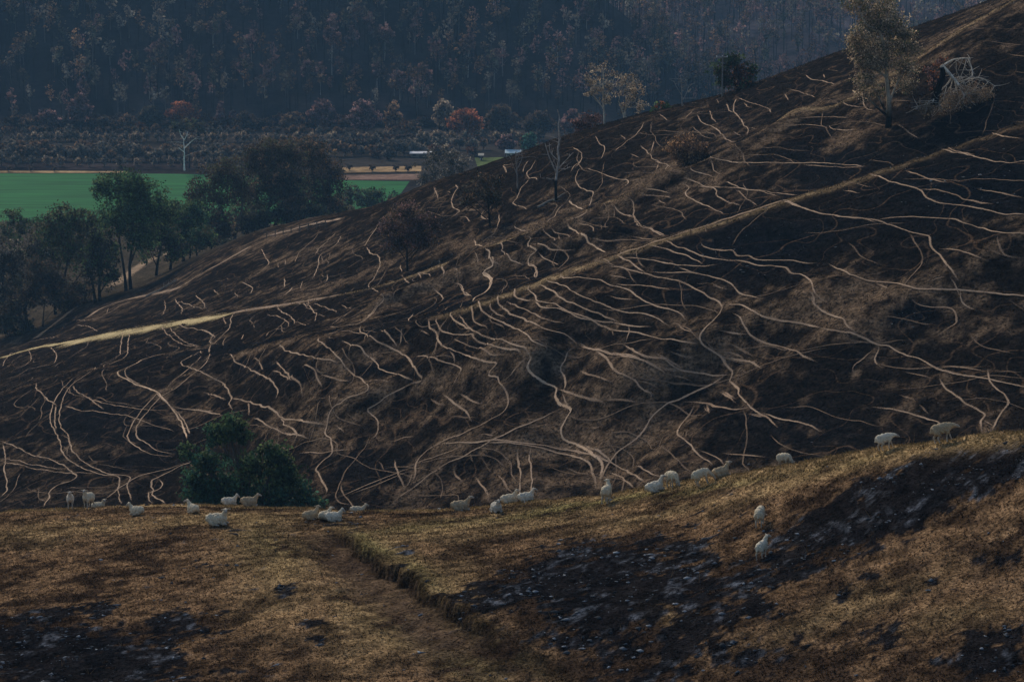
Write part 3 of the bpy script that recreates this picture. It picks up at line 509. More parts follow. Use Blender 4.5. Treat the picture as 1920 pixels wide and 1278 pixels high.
# lesser pads the stock have trodden along the contour
rw = np.random.default_rng(23)
gxs = hsm
def grad(x, y, e=1.5):
    q = hsm.zs(np.array([x+e, x-e, x, x]), np.array([y, y, y+e, y-e])); return (q[0]-q[1])/(2*e), (q[2]-q[3])/(2*e)
for n_ in range(300):
    y = rw.uniform(212, 430); x = rw.uniform(-.19, .19)*y; sgn = rw.choice([-1, 1]); P = []; drift = rw.normal(0, .35); L_ = rw.uniform(5, 22)
    hd_ = None
    for k in range(int(L_/.8)):
        gx_, gy_ = grad(x, y); g_ = math.hypot(gx_, gy_)+1e-6
        tx, ty = -gy_/g_*sgn, gx_/g_*sgn; dx, dy = tx-gx_/g_*drift, ty-gy_/g_*drift
        if hd_ is not None: dx, dy = .7*hd_[0]+.3*dx, .7*hd_[1]+.3*dy
        q = math.hypot(dx, dy)+1e-6; dx, dy = dx/q, dy/q; hd_ = (dx, dy)
        drift = .94*drift+rw.normal(0, .16); P.append((x, y)); x += dx*.8; y += dy*.8
    P = np.array(P)
    if len(P) > 4 and P[:, 1].min() > 205 and P[:, 1].max() < 440: ribbon('stock_track', P, rw.uniform(.07, .105), M_TRACKP, .065+.0002*(n_ % 60))
def hits(pts, land=hill, ymin=190, ymax=640, step=3.0):
    o = []
    for q in crom(pts, step):
        h_ = land.hit(q[0], q[1], ymin, ymax)
        if h_ is not None and (not o or abs(h_.y-o[-1][1]) < 14): o.append((h_.x, h_.y))
    return np.array(o)
def along_crest(ci, px0, px1, dy=0.0):
    a0, a1 = ray(px0, 600)[0], ray(px1, 600)[0]; aa = np.linspace(a0, a1, 120)
    yy = pchip(CURVES[ci][0], CURVES[ci][2], aa)+dy; return np.stack([aa*yy, yy], 1)
ribbon('sunlit_straw_band', along_crest(R2I, 130, 445, -1.6), 4.2, M_STRAW, .10, step=.3, vary=.2)  # crest strips of dry straw with the sunlight painted into their colour
ribbon('sunlit_straw_band', along_crest(R2I, -120, 150, -.5), 1.5, M_STRAW, .10, step=.3)
ribbon('sunlit_straw_band', along_crest(R2I, 430, 640, -.5), 1.4, M_TRACKF, .10, step=.3)
ribbon('sunlit_straw_band', along_crest(R1I, 1140, 1480, -.4), .45, M_TRACKF, .11, step=.3, wob=.25)
for pts, wd in (([(60, 640), (110, 602), (145, 575), (185, 558)], 1.3), ([(212, 538), (235, 520), (262, 500), (288, 485), (310, 478), (345, 466)], 2.2)):
    P = np.array([(h_.x, h_.y) for h_ in (hill.hit(x, y, 505, 700) for x, y in crom(pts, 4)) if h_ is not None])
    if len(P) > 3: ribbon('dirt_road', P, wd, M_ROAD, .12, step=1.0, vary=.1)

# ------------------------------------------------------------------ grass tufts (stuff)
def tufts(P, hgt, wid, colr, nb=3):
    n = len(P); V = np.empty((n, nb, 3, 3), np.float32)
    for b in range(nb):
        an = rng.random(n)*6.283; le = rng.normal(0, .55, (n, 2))*hgt[:, None]; off_ = rng.normal(0, .5, (n, 2))*wid[:, None]*2
        base = P.copy(); base[:, :2] += off_; base[:, 2] -= .02
        d = np.stack([np.cos(an), np.sin(an)], 1)*wid[:, None]
        V[:, b, 0] = base; V[:, b, 0, :2] += d; V[:, b, 1] = base; V[:, b, 1, :2] -= d
        V[:, b, 2] = base; V[:, b, 2, :2] += le; V[:, b, 2, 2] += hgt*(.6+.7*rng.random(n))
    Fc = np.arange(n*nb*3).reshape(-1, 3)
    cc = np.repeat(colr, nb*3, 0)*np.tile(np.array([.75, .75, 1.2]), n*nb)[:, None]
    return V.reshape(-1, 3), Fc, cc
def scatter(n, land, y0, y1, amax):
    y = np.sqrt(rng.random(n)*(y1**2-y0**2)+y0**2); a = (rng.random(n)*2-1)*amax
    return a*y, y
x, y = scatter(205000, fore, 84, 150, .23)
ry = pchip(CURVES[2][0], CURVES[2][2], x/y); k = y < ry+1.5
x, y = x[k], y[k]
bm_ = fore.samp(FBM, x, y); tk = np.maximum(fore.samp(TRK, x, y), fore.samp(BANKD, x, y)*1.2)
k = (rng.random(len(x)) < np.where(bm_ > .5, .35, 1.0)) & (rng.random(len(x)) > tk*.9); x, y, bm_ = x[k], y[k], bm_[k]
P = np.stack([x, y, fore.zs(x, y)], 1); cc = fore.samp(FORECOL, x, y)*(.2+2.1*rng.random((len(x), 1))**1.8)
tall = rng.random(len(x)) < .006
hg = np.where(bm_ > .5, .045, .065)*(.6+.9*rng.random(len(x))); hg = np.where(tall, .28+.2*rng.random(len(x)), hg)
cc = np.where(tall[:, None], np.array([.15, .10, .055]), cc)
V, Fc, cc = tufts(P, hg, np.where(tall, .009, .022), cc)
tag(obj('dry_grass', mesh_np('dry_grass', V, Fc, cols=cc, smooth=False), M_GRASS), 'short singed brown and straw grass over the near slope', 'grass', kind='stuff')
# ridge-top fringe of longer straw
a = (rng.random(9000)*2-1)*.2; yy = pchip(CURVES[2][0], CURVES[2][2], a)+rng.normal(-.2, .8, 9000); x = a*yy
P = np.stack([x, yy, fore.zs(x, yy)], 1); m_ = fbm(x/3, yy/3, 3, 77); k = m_ > .42; P = P[k]
V, Fc, cc = tufts(P, .05+.08*rng.random(len(P)), np.full(len(P), .014), np.array([.24, .175, .08])*(.5+.8*rng.random((len(P), 1))))
tag(obj('ridge_grass', mesh_np('ridge_grass', V, Fc, cols=cc, smooth=False), M_GRASS), 'straw coloured grass fringe along the near ridge', 'grass', kind='stuff')
# hillside tussocks
x, y = scatter(130000, hill, 205, 440, .2)
cc = hill.samp(HILLCOL, x, y); hl = hill.samp(halo, x, y)
k = rng.random(len(x)) < np.clip(cc[:, 0]*14, .18, 1); x, y, cc = x[k], y[k], cc[k]
P = np.stack([x, y, hill.zs(x, y)], 1)
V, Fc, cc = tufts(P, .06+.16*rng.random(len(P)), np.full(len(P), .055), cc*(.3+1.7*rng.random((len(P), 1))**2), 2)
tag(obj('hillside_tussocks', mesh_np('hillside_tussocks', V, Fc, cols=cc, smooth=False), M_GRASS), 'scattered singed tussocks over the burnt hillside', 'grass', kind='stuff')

# ------------------------------------------------------------------ stones and ash clods (stuff)
def stones(P, size, colr):
    base = np.array([(1, 0, 0), (-1, 0, 0), (0, 1, 0), (0, -1, 0), (0, 0, 1), (0, 0, -1), (.7, .7, .2), (-.7, .7, .3), (.7, -.7, .3), (-.7, -.7, .2)], float)
    from itertools import combinations
    bmh = bmesh.new()
    for v in base: bmh.verts.new(v)
    bmesh.ops.convex_hull(bmh, input=bmh.verts); bmesh.ops.triangulate(bmh, faces=bmh.faces)
    bmh.verts.index_update(); Fb = np.array([[v.index for v in f.verts] for f in bmh.faces]); Vb = np.array([v.co[:] for v in bmh.verts]); bmh.free()
    n = len(P); an = rng.random(n)*6.28; c, s = np.cos(an), np.sin(an)
    J = Vb[None]*(1+.35*rng.normal(0, 1, (n, len(Vb), 1)))*np.stack([size*(.7+.8*rng.random(n)), size*(.6+.6*rng.random(n)), size*(.3+.35*rng.random(n))], 1)[:, None, :]
    V = np.stack([J[..., 0]*c[:, None]-J[..., 1]*s[:, None], J[..., 0]*s[:, None]+J[..., 1]*c[:, None], J[..., 2]], -1)+P[:, None, :]
    Fc = (Fb[None]+(np.arange(n)*len(Vb))[:, None, None]).reshape(-1, 3)
    return V.reshape(-1, 3), Fc, np.repeat(colr, len(Vb), 0)
x, y = scatter(60000, fore, 84, 145, .205); bm_ = fore.samp(FBM, x, y)
cl = fbm(x/1.3, y/1.3, 3, 131); ry = pchip(CURVES[2][0], CURVES[2][2], x/y)
k = (rng.random(len(x)) < np.where(bm_ > .5, np.clip((cl-.40)*2.6, .03, .6), .006)) & (y < ry); x, y = x[k], y[k]
P = np.stack([x, y, fore.zs(x, y)], 1)
V, Fc, cc = stones(P, .022+.10*rng.random(len(P))**3, np.array([.13, .145, .165])*(.25+1.7*rng.random((len(P), 1))**2.5))
tag(obj('ash_grey_stones', mesh_np('ash_grey_stones', V, Fc, cols=cc, smooth=False), M_STONE), 'pale ash grey stones strewn over the black patches', 'stones', kind='stuff')
x, y = scatter(40000, hill, 205, 330, .2); P = np.stack([x, y, hill.zs(x, y)], 1); px, py = topix(P[:, 0], P[:, 1], P[:, 2])
k = rng.random(len(x)) < ell(px, py, [(1420, 455, 150, 45, -10, .10), (1820, 340, 170, 60, -8, .10), (1710, 590, 50, 20, -12, .6), (1270, 550, 50, 18, -5, .3), (1390, 505, 60, 10, 5, .25), (1500, 760, 400, 80, 0, .008)])
P = P[k]
V, Fc, cc = stones(P, .05+.13*rng.random(len(P))**2, np.array([.17, .175, .18])*(.25+1.4*rng.random((len(P), 1))**1.6))
tag(obj('hillside_rocks', mesh_np('hillside_rocks', V, Fc, cols=cc, smooth=False), M_STONE), 'small pale rocks showing through the blackest hillside patches', 'rocks', kind='stuff')

# ------------------------------------------------------------------ valley floor, field strips
def sheet(name, pts, z, mat, col, n=1, kind='structure'):
    """polygon on the valley floor; its corners are photo points on the plane"""
    out = []
    for px, py in pts:
        a, s = ray(px, py); Yv = (z-H)/float(s); out.append((float(a)*Yv, Yv, z))
    me = bpy.data.meshes.new(name); me.from_pydata(out, [], [list(range(len(out)))]); me.update()
    ca = me.color_attributes.new('col', 'FLOAT_COLOR', 'POINT')
    for d in ca.data: d.color = (*col, 1)
    return tag(obj(name, me, mat), kind=kind)
gx = np.linspace(-2600, 2600, 60); gy = np.concatenate([np.linspace(560, 1200, 60), np.linspace(1240, 6000, 30)])
GX, GY = np.meshgrid(gx, gy, indexing='ij')
cv = np.array([.032, .027, .022])*(.6+.9*fbm(GX/60, GY/40, 4, 141))[..., None]
tag(obj('valley_floor', mesh_np('valley_floor', np.stack([GX, GY, GX*0], -1).reshape(-1, 3), grid_faces(*GX.shape), cols=cv.reshape(-1, 3)), M_FAR), kind='structure')
def mat_crop():
    m, nt, b = newmat('green_crop'); L = nt.links
    tc = nd(nt, 'ShaderNodeTexCoord'); mp = nd(nt, 'ShaderNodeMapping'); mp.inputs['Scale'].default_value = (.03, .32, 1); mp.inputs['Rotation'].default_value = (0, 0, R(4))
    L.new(tc.outputs['Object'], mp.inputs[0]); no = nd(nt, 'ShaderNodeTexNoise'); no.inputs['Scale'].default_value = 1; no.inputs['Detail'].default_value = 5; L.new(mp.outputs[0], no.inputs[0])
    mx = nd(nt, 'ShaderNodeMix', data_type='RGBA'); mx.inputs[6].default_value = (.005, .066, .016, 1); mx.inputs[7].default_value = (.020, .165, .038, 1)
    mr = nd(nt, 'ShaderNodeMapRange'); mr.inputs[1].default_value = .3; mr.inputs[2].default_value = .7; L.new(no.outputs[0], mr.inputs[0]); L.new(mr.outputs[0], mx.inputs[0]); L.new(mx.outputs[2], b.inputs['Base Color'])
    return m
M_CROP = mat_crop()
sheet('green_field', [(-400, 322), (0, 325), (330, 326), (560, 331), (640, 338), (768, 340), (752, 362), (640, 440), (-400, 470)], .06, M_CROP, (0, 0, 0))
sheet('straw_strip', [(-300, 319), (0, 320), (240, 321), (240, 324), (0, 324), (-300, 324)], .09, M_FAR, (.36, .25, .13))
sheet('stubble_field', [(640, 314), (790, 311), (790, 321), (640, 324)], .09, M_FAR, (.34, .23, .12))
sheet('bare_paddock', [(640, 328), (790, 326), (785, 337), (640, 337)], .09, M_FAR, (.17, .11, .08))
sheet('house_lawn', [(890, 296), (975, 294), (980, 312), (895, 312)], .09, M_FAR, (.10, .13, .045))
sheet('burnt_strip', [(-300, 305), (560, 306), (640, 308), (640, 313), (560, 318), (-300, 318)], .05, M_FAR, (.035, .027, .025))
sheet('straw_patch', [(470, 224), (515, 222), (512, 240), (492, 241)], .07, M_FAR, (.20, .15, .07))

# ------------------------------------------------------------------ far hills
def far_hill(name, rows, avals, ny, seed, colr, rough):
    KY = np.array([pchip(c[0], c[2], avals) for c in rows]); KZ = np.array([H+pchip(c[0], c[1], avals)*pchip(c[0], c[2], avals) for c in rows])
    X = []; Yv = []; Zv = []
    for i, a in enumerate(avals):
        y = np.linspace(KY[0, i], KY[-1, i], ny); z = pchip(KY[:, i], KZ[:, i], y); X.append(a*y); Yv.append(y); Zv.append(z)
    X, Yv, Zv = np.array(X), np.array(Yv), np.array(Zv)
    Zv = Zv+rough*(fbm(X/45, Yv/45, 4, seed)-.5)*sstep(0, .2, np.linspace(0, 1, ny))[None]
    cc = np.array(colr)*(.5+1.0*fbm(X/20, Yv/20, 4, seed+3))[..., None]
    me = mesh_np(name, np.stack([X, Yv, Zv], -1).reshape(-1, 3), grid_faces(*X.shape), cols=cc.reshape(-1, 3))
    tag(obj(name, me, M_FAR), kind='structure'); return X, Yv, Zv
fav = np.linspace(-.27, .27, 120)
near_rows = [curve([(-500, 232, 1003), (960, 232, 1003), (2400, 232, 1003)]),
             curve([(-500, 110, 1062), (700, 110, 1062), (1050, 120, 1062), (1200, 165, 1055), (1360, 215, 1050), (2400, 240, 1050)]),
             curve([(-500, -260, 1230), (700, -220, 1225), (1000, -110, 1180), (1130, -5, 1140), (1220, 70, 1120), (1300, 130, 1100), (1370, 205, 1100), (2400, 236, 1100)]),
             curve([(-500, -200, 1330), (700, -170, 1320), (1000, -60, 1270), (1130, 60, 1230), (1300, 190, 1180), (1370, 222, 1180), (2400, 245, 1180)])]
NH = far_hill('burnt_forest_hill', near_rows, fav, 70, 151, (.020, .019, .020), 9)
far_rows = [curve([(-500, 188, 1098), (2400, 188, 1098)]), curve([(-500, -40, 1400), (2400, -40, 1400)]), curve([(-500, -330, 1850), (2400, -330, 1850)])]
FH = far_hill('distant_burnt_hill', far_rows, np.linspace(-.25, .25, 80), 60, 161, (.045, .038, .042), 16)
# the range behind that closes the valley
ga = np.linspace(-3.1, 3.1, 90)

# ------------------------------------------------------------------ tube and tree builders
class MB:
    def __init__(s): s.V = []; s.F = []; s.C = []; s.n = 0
    def add(s, V, F_, Cc):
        V = np.asarray(V, float); s.V.append(V); s.F.append(np.asarray(F_)+s.n); s.C.append(np.broadcast_to(np.asarray(Cc, float), V.shape)); s.n += len(V)
    def tube(s, P, r, col, sides=6, cap=True):
        P = np.asarray(P, float); n = len(P); r = np.broadcast_to(np.asarray(r, float), (n,))
        T = np.gradient(P, axis=0); T /= np.maximum(np.linalg.norm(T, axis=1), 1e-9)[:, None]
        ref = np.array([.31, .95, .05]); U = np.cross(T, ref); U /= np.maximum(np.linalg.norm(U, axis=1), 1e-9)[:, None]; W = np.cross(T, U)
        an = np.arange(sides)*2*math.pi/sides
        V = P[:, None]+r[:, None, None]*(np.cos(an)[None, :, None]*U[:, None]+np.sin(an)[None, :, None]*W[:, None])
        i = np.arange(n-1)[:, None]*sides; j = np.arange(sides)[None, :]; j2 = (j+1) % sides
        Fq = np.stack([(i+j), (i+j2), (i+sides+j2), (i+sides+j)], -1).reshape(-1, 4)
        col = np.asarray(col, float)
        cc = np.repeat(col, sides, 0) if col.ndim == 2 else col
        s.add(V.reshape(-1, 3), Fq, cc)
    def quads(s, Cn, size, asp, col, droop=0.0):
        n = len(Cn); d = rng.normal(0, 1, (n, 3)); d[:, 2] -= droop; d /= np.linalg.norm(d, axis=1)[:, None]
        e = np.cross(d, rng.normal(0, 1, (n, 3))); e /= np.maximum(np.linalg.norm(e, axis=1), 1e-6)[:, None]
        d = d*size[:, None]*.5; e = e*size[:, None]*.5*asp
        V = np.stack([Cn-d, Cn+e*1.0, Cn+d, Cn-e*1.0], 1).reshape(-1, 3)
        s.add(V, np.arange(4*n).reshape(-1, 4), np.repeat(col, 4, 0))
    def mesh(s, name, smooth=False):
        return mesh_np(name, np.concatenate(s.V), np.concatenate(s.F), cols=np.concatenate(s.C), smooth=smooth)
def bez(p0, p1, bend, n=6):
    p0 = np.array(p0, float); p1 = np.array(p1, float); t = np.linspace(0, 1, n)[:, None]; m = (p0+p1)/2+np.array(bend, float)
    return p0*(1-t)**2+2*m*t*(1-t)+p1*t**2
def in_ball(n, pw=.45):
    v = rng.normal(0, 1, (n, 3)); v /= np.linalg.norm(v, axis=1)[:, None]; return v*(rng.random((n, 1))**pw)
COLS = {'green': [(.035, .062, .026), (.022, .045, .022), (.052, .072, .028)], 'blue_green': [(.022, .060, .038), (.032, .075, .050), (.018, .045, .026)],
        'olive': [(.040, .042, .022), (.028, .034, .018), (.055, .050, .026)], 'dark': [(.024, .024, .017), (.016, .018, .013), (.036, .031, .021)],
        'brown': [(.075, .045, .026), (.050, .032, .020), (.105, .064, .034)], 'rust': [(.140, .050, .024), (.095, .036, .020), (.18, .07, .03)],
        'grey': [(.080, .070, .055), (.055, .048, .038), (.115, .098, .075)], 'tan': [(.14, .105, .070), (.095, .070, .048), (.18, .14, .095)],
        'purple': [(.075, .045, .042), (.050, .034, .034), (.10, .058, .050)], 'scorched': [(.036, .026, .018), (.022, .018, .014), (.055, .036, .022)]}
def tree(name, label, cat, base, Y, clumps, kind='olive', leaf=.34, dens=1.0, tr=.35, bark=(.05, .04, .033), burnt=.25, trunks=None, group=None, gaps=.13, limbs=3, mix=None, dpt=1.0, gain=1.0):
    """base: photo point and distance; clumps: (px, py, rx, ry) ellipses of the crown at that distance"""
    b = base if isinstance(base, Vector) else at(base[0], base[1], Y)
    e = empty(name, b, label, cat, group)
    sc = Y/F
    def loc(px, py, dy=0.0):
        q = at(px, py, Y); return np.array([q.x-b.x, dy, q.z-b.z])
    tk = MB(); lf = MB(); dark = np.array([.010, .009, .008]); bark = np.array(bark)
    top = max(loc(c[0], c[1])[2] for c in clumps); hh = max(top, .5)
    def bcol(P):
        f = sstep(burnt*.6, burnt*1.2, P[:, 2]/hh+.06*rng.normal(0, 1, len(P)))[:, None] if burnt > 0 else np.ones((len(P), 1))
        return dark*(1-f)+bark*(.8+.4*rng.random((len(P), 1)))*f
    tls = []
    tdefs = trunks or [[(0, 0), (random.uniform(-.06, .06)*hh, hh*.35), (random.uniform(-.08, .08)*hh, hh*.72)]]
    for td in tdefs:
        if trunks: P = np.array([loc(*p, dy=random.uniform(-.2, .2)*i) for i, p in enumerate(td)])
        else: P = np.array([(p[0], random.uniform(-.04, .04)*hh*i, p[1]) for i, p in enumerate(td)])
        if P[0, 2] < .12*hh: P[0, 2] -= .5
        P = crom(P, max(.4, hh/14)); n = len(P); s = np.linspace(0, 1, n)
        r = tr*(.42 if P[0, 2] > .12*hh else 1)*(1-.72*s)*(1+.5*np.exp(-s*14)); tk.tube(P, r, bcol(P), 7); tls.append((P, r))
    for c in clumps:
        px, py, rx, ry = c[:4]; kd = c[4] if len(c) > 4 else kind
        cen = loc(px, py); rxm, rzm = rx*sc, ry*sc; rym = rxm*dpt
        cen[1] = random.uniform(-.35, .35)*rxm if rxm < hh*.4 else 0
        P, r = min(tls, key=lambda t: np.min(np.hypot(t[0][:, 0]-cen[0], t[0][:, 2]-min(cen[2], t[0][-1, 2]))))
        dz = cen[2]-.55*np.abs(cen[0]-P[:, 0]); k = int(np.argmin(np.abs(P[:, 2]-np.clip(dz-.25*hh, .12*hh, None))))
        k = min(max(k, 1), len(P)-1)
        B = bez(P[k], cen, (0, 0, .10*np.linalg.norm(cen-P[k])*random.uniform(-1, .6)), 7); r0 = max(r[k]*.55, .03)
        tk.tube(B, np.linspace(r0, r0*.35, 7), bcol(B), 5)
        nl = limbs+int(rxm)
        for _ in range(nl):
            q = cen+in_ball(1, .5)[0]*np.array([rxm, rym, rzm])*.9; st = B[random.randint(2, 6)]
            G = bez(st, q, rng.normal(0, .08, 3)*rxm, 5); tk.tube(G, np.linspace(r0*.38, .012+.003*hh/10, 5), bcol(G), 4)
        vol = rxm*rym+rxm*rzm+rym*rzm
        ns = max(6, int(9*dens*vol**.92/ (leaf/.34)**1.6)); sub = in_ball(ns, .5)*np.array([rxm, rym, rzm]); keep = fbm(sub[:, 0]/(rxm*.5)+px, sub[:, 2]/(rzm*.5)+sub[:, 1], 2, int(px)) > .38+gaps*.5
        sub = sub[keep]; ns = len(sub)
        if ns == 0: continue
        nleaf = 13; sg = .085*max(rxm, rzm)+.14
        Cn = (np.repeat(sub, nleaf, 0)+rng.normal(0, 1, (ns*nleaf, 3))*sg*np.array([1, 1, .7]))+cen
        pal = np.array(COLS[kd]); ci = rng.integers(0, len(pal), ns); cs_ = pal[ci]*(.3+1.5*rng.random((ns, 1))**1.4)
        if mix:
            mk = rng.random(ns) < mix[1]; cs_[mk] = np.array(COLS[mix[0]])[rng.integers(0, 3, mk.sum())]*(.7+.6*rng.random((mk.sum(), 1)))
        lc = np.repeat(cs_, nleaf, 0)*(.7+.6*rng.random((ns*nleaf, 1)))
        lf.quads(Cn, 1.4*leaf*(.6+.8*rng.random(len(Cn))), .6, lc*1.95*gain, droop=.6)
    obj('trunk', tk.mesh('trunk', True), M_BARK, e)
    if lf.V: obj('crown', lf.mesh('crown'), M_LEAF, e)
    return e
def ground(px, py, ymin=190, ymax=700):
    return hill.hit(px, py, ymin, ymax)
def gz(px, py, Y):
    """base standing on the hillside at distance Y under photo column px"""
    a, _ = ray(px, py); return Vector((float(a)*Y, Y, hill.z(float(a)*Y, Y)))

# ------------------------------------------------------------------ trees of the left river flat
LT = 'gum trees along the dirt road'
tree('gum_tree', 'tall rounded dark green gum in front of the bright green field', 'tree', gz(245, 545, 528), 528, [(235, 345, 48, 30), (200, 350, 30, 26), (275, 365, 40, 34), (245, 395, 60, 40), (300, 400, 42, 30), (215, 415, 40, 32), (265, 440, 44, 30)], 'green', trunks=[[(246, 548), (243, 500), (250, 440), (245, 390)], [(237, 548), (233, 510), (226, 460), (222, 420)]], dens=.9, bark=(.07, .06, .05), burnt=.3, group=LT)
tree('gum_tree', 'olive green gum with a broad crown at the left edge of the road trees', 'tree', gz(60, 610, 535), 535, [(120, 405, 44, 26), (160, 420, 40, 30), (95, 430, 40, 30), (135, 460, 60, 40), (180, 470, 44, 36), (90, 480, 50, 36)], 'olive', trunks=[[(120, 600), (118, 540), (128, 480), (125, 430)], [(105, 600), (100, 540), (92, 470)]], dens=.9, mix=('green', .3), group=LT)
tree('gum_tree', 'grey leaved gum cut off by the left picture edge beside the road', 'tree', gz(10, 640, 530), 530, [(8, 480, 40, 40), (-30, 500, 50, 44), (40, 520, 40, 44), (5, 560, 44, 36), (60, 470, 26, 26)], 'grey', trunks=[[(8, 640), (12, 590), (5, 530), (8, 480)]], dens=.85, mix=('dark', .5), group=LT)
tree('gum_tree', 'small pale green sapling gum with its top against the green field at far left', 'tree', gz(22, 520, 585), 585, [(25, 405, 22, 20), (40, 425, 24, 20), (12, 430, 20, 20), (30, 455, 26, 26)], 'olive', dens=.6, mix=('green', .5), group=LT)
tree('gum_tree', 'dark leafy gum whose twin trunks stand before the pale road', 'tree', gz(185, 570, 520), 520, [(190, 480, 36, 36), (165, 500, 30, 34), (205, 520, 26, 24), (180, 450, 30, 24)], 'dark', trunks=[[(188, 572), (186, 530), (192, 480)], [(180, 572), (172, 520), (165, 490)]], dens=.8, mix=('green', .25), group=LT)
tree('gum_tree', 'black trunked scorched gum standing lowest among the left road trees', 'tree', gz(55, 612, 515), 515, [(60, 545, 40, 34), (95, 540, 40, 36), (30, 575, 30, 24), (75, 510, 36, 30), (120, 560, 30, 24)], 'dark', trunks=[[(52, 615), (48, 570), (60, 530)], [(80, 612), (84, 570), (92, 540)]], dens=.8, mix=('scorched', .5), group=LT)
tree('gum_tree', 'dark gum with a leaning trunk on the right of the pale road', 'tree', gz(300, 520, 545), 545, [(300, 440, 36, 32), (325, 465, 30, 26), (280, 470, 26, 26), (310, 400, 36, 34)], 'dark', trunks=[[(292, 522), (296, 490), (305, 450)], [(318, 515), (322, 480), (330, 450)]], dens=.8, mix=('green', .4), group=LT)
tree('gum_tree', 'bright green gum just right of the tallest road tree', 'tree', gz(345, 490, 560), 560, [(325, 400, 28, 26), (350, 415, 30, 28), (340, 440, 34, 24), (370, 400, 26, 30)], 'green', trunks=[[(345, 492), (342, 460), (335, 420)]], dens=.9, mix=('blue_green', .3), group=LT)
tree('gum_tree', 'brown scorched gum with forked bare limbs left of the large brown grove', 'tree', gz(425, 450, 590), 590, [(395, 330, 30, 30), (430, 320, 36, 34), (410, 365, 40, 26), (450, 350, 36, 34), (370, 370, 26, 40)], 'scorched', trunks=[[(432, 452), (428, 425), (410, 385), (395, 350)], [(438, 452), (446, 420), (455, 380), (450, 350)], [(420, 450), (405, 420), (385, 390)]], dens=.75, bark=(.10, .085, .07), burnt=.15, mix=('olive', .4), group=LT)
tree('gum_tree', 'large dark brown gum forming the top of the central grove', 'tree', gz(500, 430, 610), 610, [(500, 285, 44, 30), (470, 300, 34, 30), (540, 290, 40, 30), (510, 330, 56, 36), (480, 365, 50, 30), (540, 350, 46, 40)], 'scorched', trunks=[[(500, 432), (502, 400), (512, 350), (505, 300)], [(510, 432), (525, 395), (540, 340)]], dens=.85, mix=('olive', .35), group=LT)
tree('gum_tree', 'spreading olive brown gum on the right half of the central grove', 'tree', gz(585, 415, 620), 620, [(575, 285, 40, 30), (605, 300, 34, 32), (625, 330, 26, 34), (585, 340, 50, 40), (560, 380, 44, 26), (610, 375, 36, 26)], 'dark', trunks=[[(582, 418), (584, 390), (590, 340), (578, 300)], [(590, 418), (604, 380), (612, 340)]], dens=.85, mix=('brown', .35), group=LT)
tree('gum_tree', 'narrow dark gum filling the gap in the central grove', 'tree', gz(545, 425, 600), 600, [(545, 370, 30, 28), (535, 340, 30, 34), (560, 400, 24, 16)], 'dark', dens=.8, mix=('brown', .3), group=LT)
for i, (px, py, Yv, cl, kd, lb) in enumerate([
    (660, 402, 735, [(655, 365, 22, 20), (675, 372, 20, 18), (648, 385, 20, 14)], 'dark', 'dark rounded tree in the middle of the bushes behind the small green field'),
    (700, 402, 730, [(690, 372, 20, 20), (708, 365, 18, 18), (700, 388, 24, 13)], 'green', 'green bushy tree on the near side of the small green field'),
    (735, 402, 725, [(733, 375, 16, 18), (722, 388, 18, 12), (745, 388, 14, 12)], 'dark', 'dark bushy tree at the right end of the small green field'),
    (370, 470, 575, [(375, 445, 20, 16), (390, 455, 18, 12)], 'dark', 'low dark shrub under the brown grove at the paddock edge'),
    (430, 462, 560, [(420, 455, 18, 9), (440, 458, 20, 8)], 'dark', 'low flat scrub at the head of the bare paddock')]):
    tree('bushy_tree', lb, 'tree', gz(px, py, Yv), Yv, cl, kd, dens=.8, tr=.2, group='bushes at the valley edge', mix=('olive', .3))
for px, py, Yv, cl, kd, lb in [
    (20, 640, 522, [(15, 600, 34, 26), (45, 610, 26, 20)], 'dark', 'dark undergrowth at the left picture edge under the grey leaved gum'),
    (130, 590, 532, [(120, 545, 36, 30), (150, 550, 30, 26), (135, 575, 34, 16)], 'scorched', 'scorched undergrowth under the broad olive gum'),
    (355, 490, 572, [(355, 450, 30, 26), (335, 465, 26, 20), (380, 440, 28, 28)], 'green', 'green undergrowth tree under the bright green gum'),
    (395, 470, 588, [(395, 415, 32, 34), (420, 425, 30, 26), (400, 445, 30, 16)], 'scorched', 'brown undergrowth tree under the forked scorched gum'),
    (465, 445, 600, [(462, 405, 36, 26), (490, 410, 30, 22), (475, 425, 34, 14)], 'dark', 'dark undergrowth tree at the left foot of the central grove'),
    (560, 430, 606, [(530, 405, 30, 20), (565, 408, 34, 18), (600, 402, 28, 18)], 'dark', 'dark undergrowth tree at the right foot of the central grove'),
    (635, 420, 625, [(628, 385, 24, 24), (645, 395, 20, 16)], 'dark', 'dark undergrowth tree at the right end of the central grove')]:
    tree('undergrowth_tree', lb, 'tree', gz(px, py, Yv), Yv, cl, kd, dens=.9, gain=1.2, tr=.2, group='undergrowth of the road trees', mix=('olive', .35), gaps=.05)
tree('bare_gum', 'sparse grey gum in front of the white shed at the skyline', 'tree', gz(823, 405, 640), 640, [(825, 290, 30, 22), (850, 300, 26, 22), (800, 305, 26, 20), (830, 325, 40, 20), (870, 310, 22, 24), (795, 335, 22, 18), (850, 340, 30, 16)], 'grey', dens=.42, trunks=[[(823, 410), (824, 370), (830, 330), (826, 300)], [(824, 380), (840, 345), (852, 310)]], bark=(.16, .14, .12), burnt=.1, gaps=.3, mix=('dark', .4))

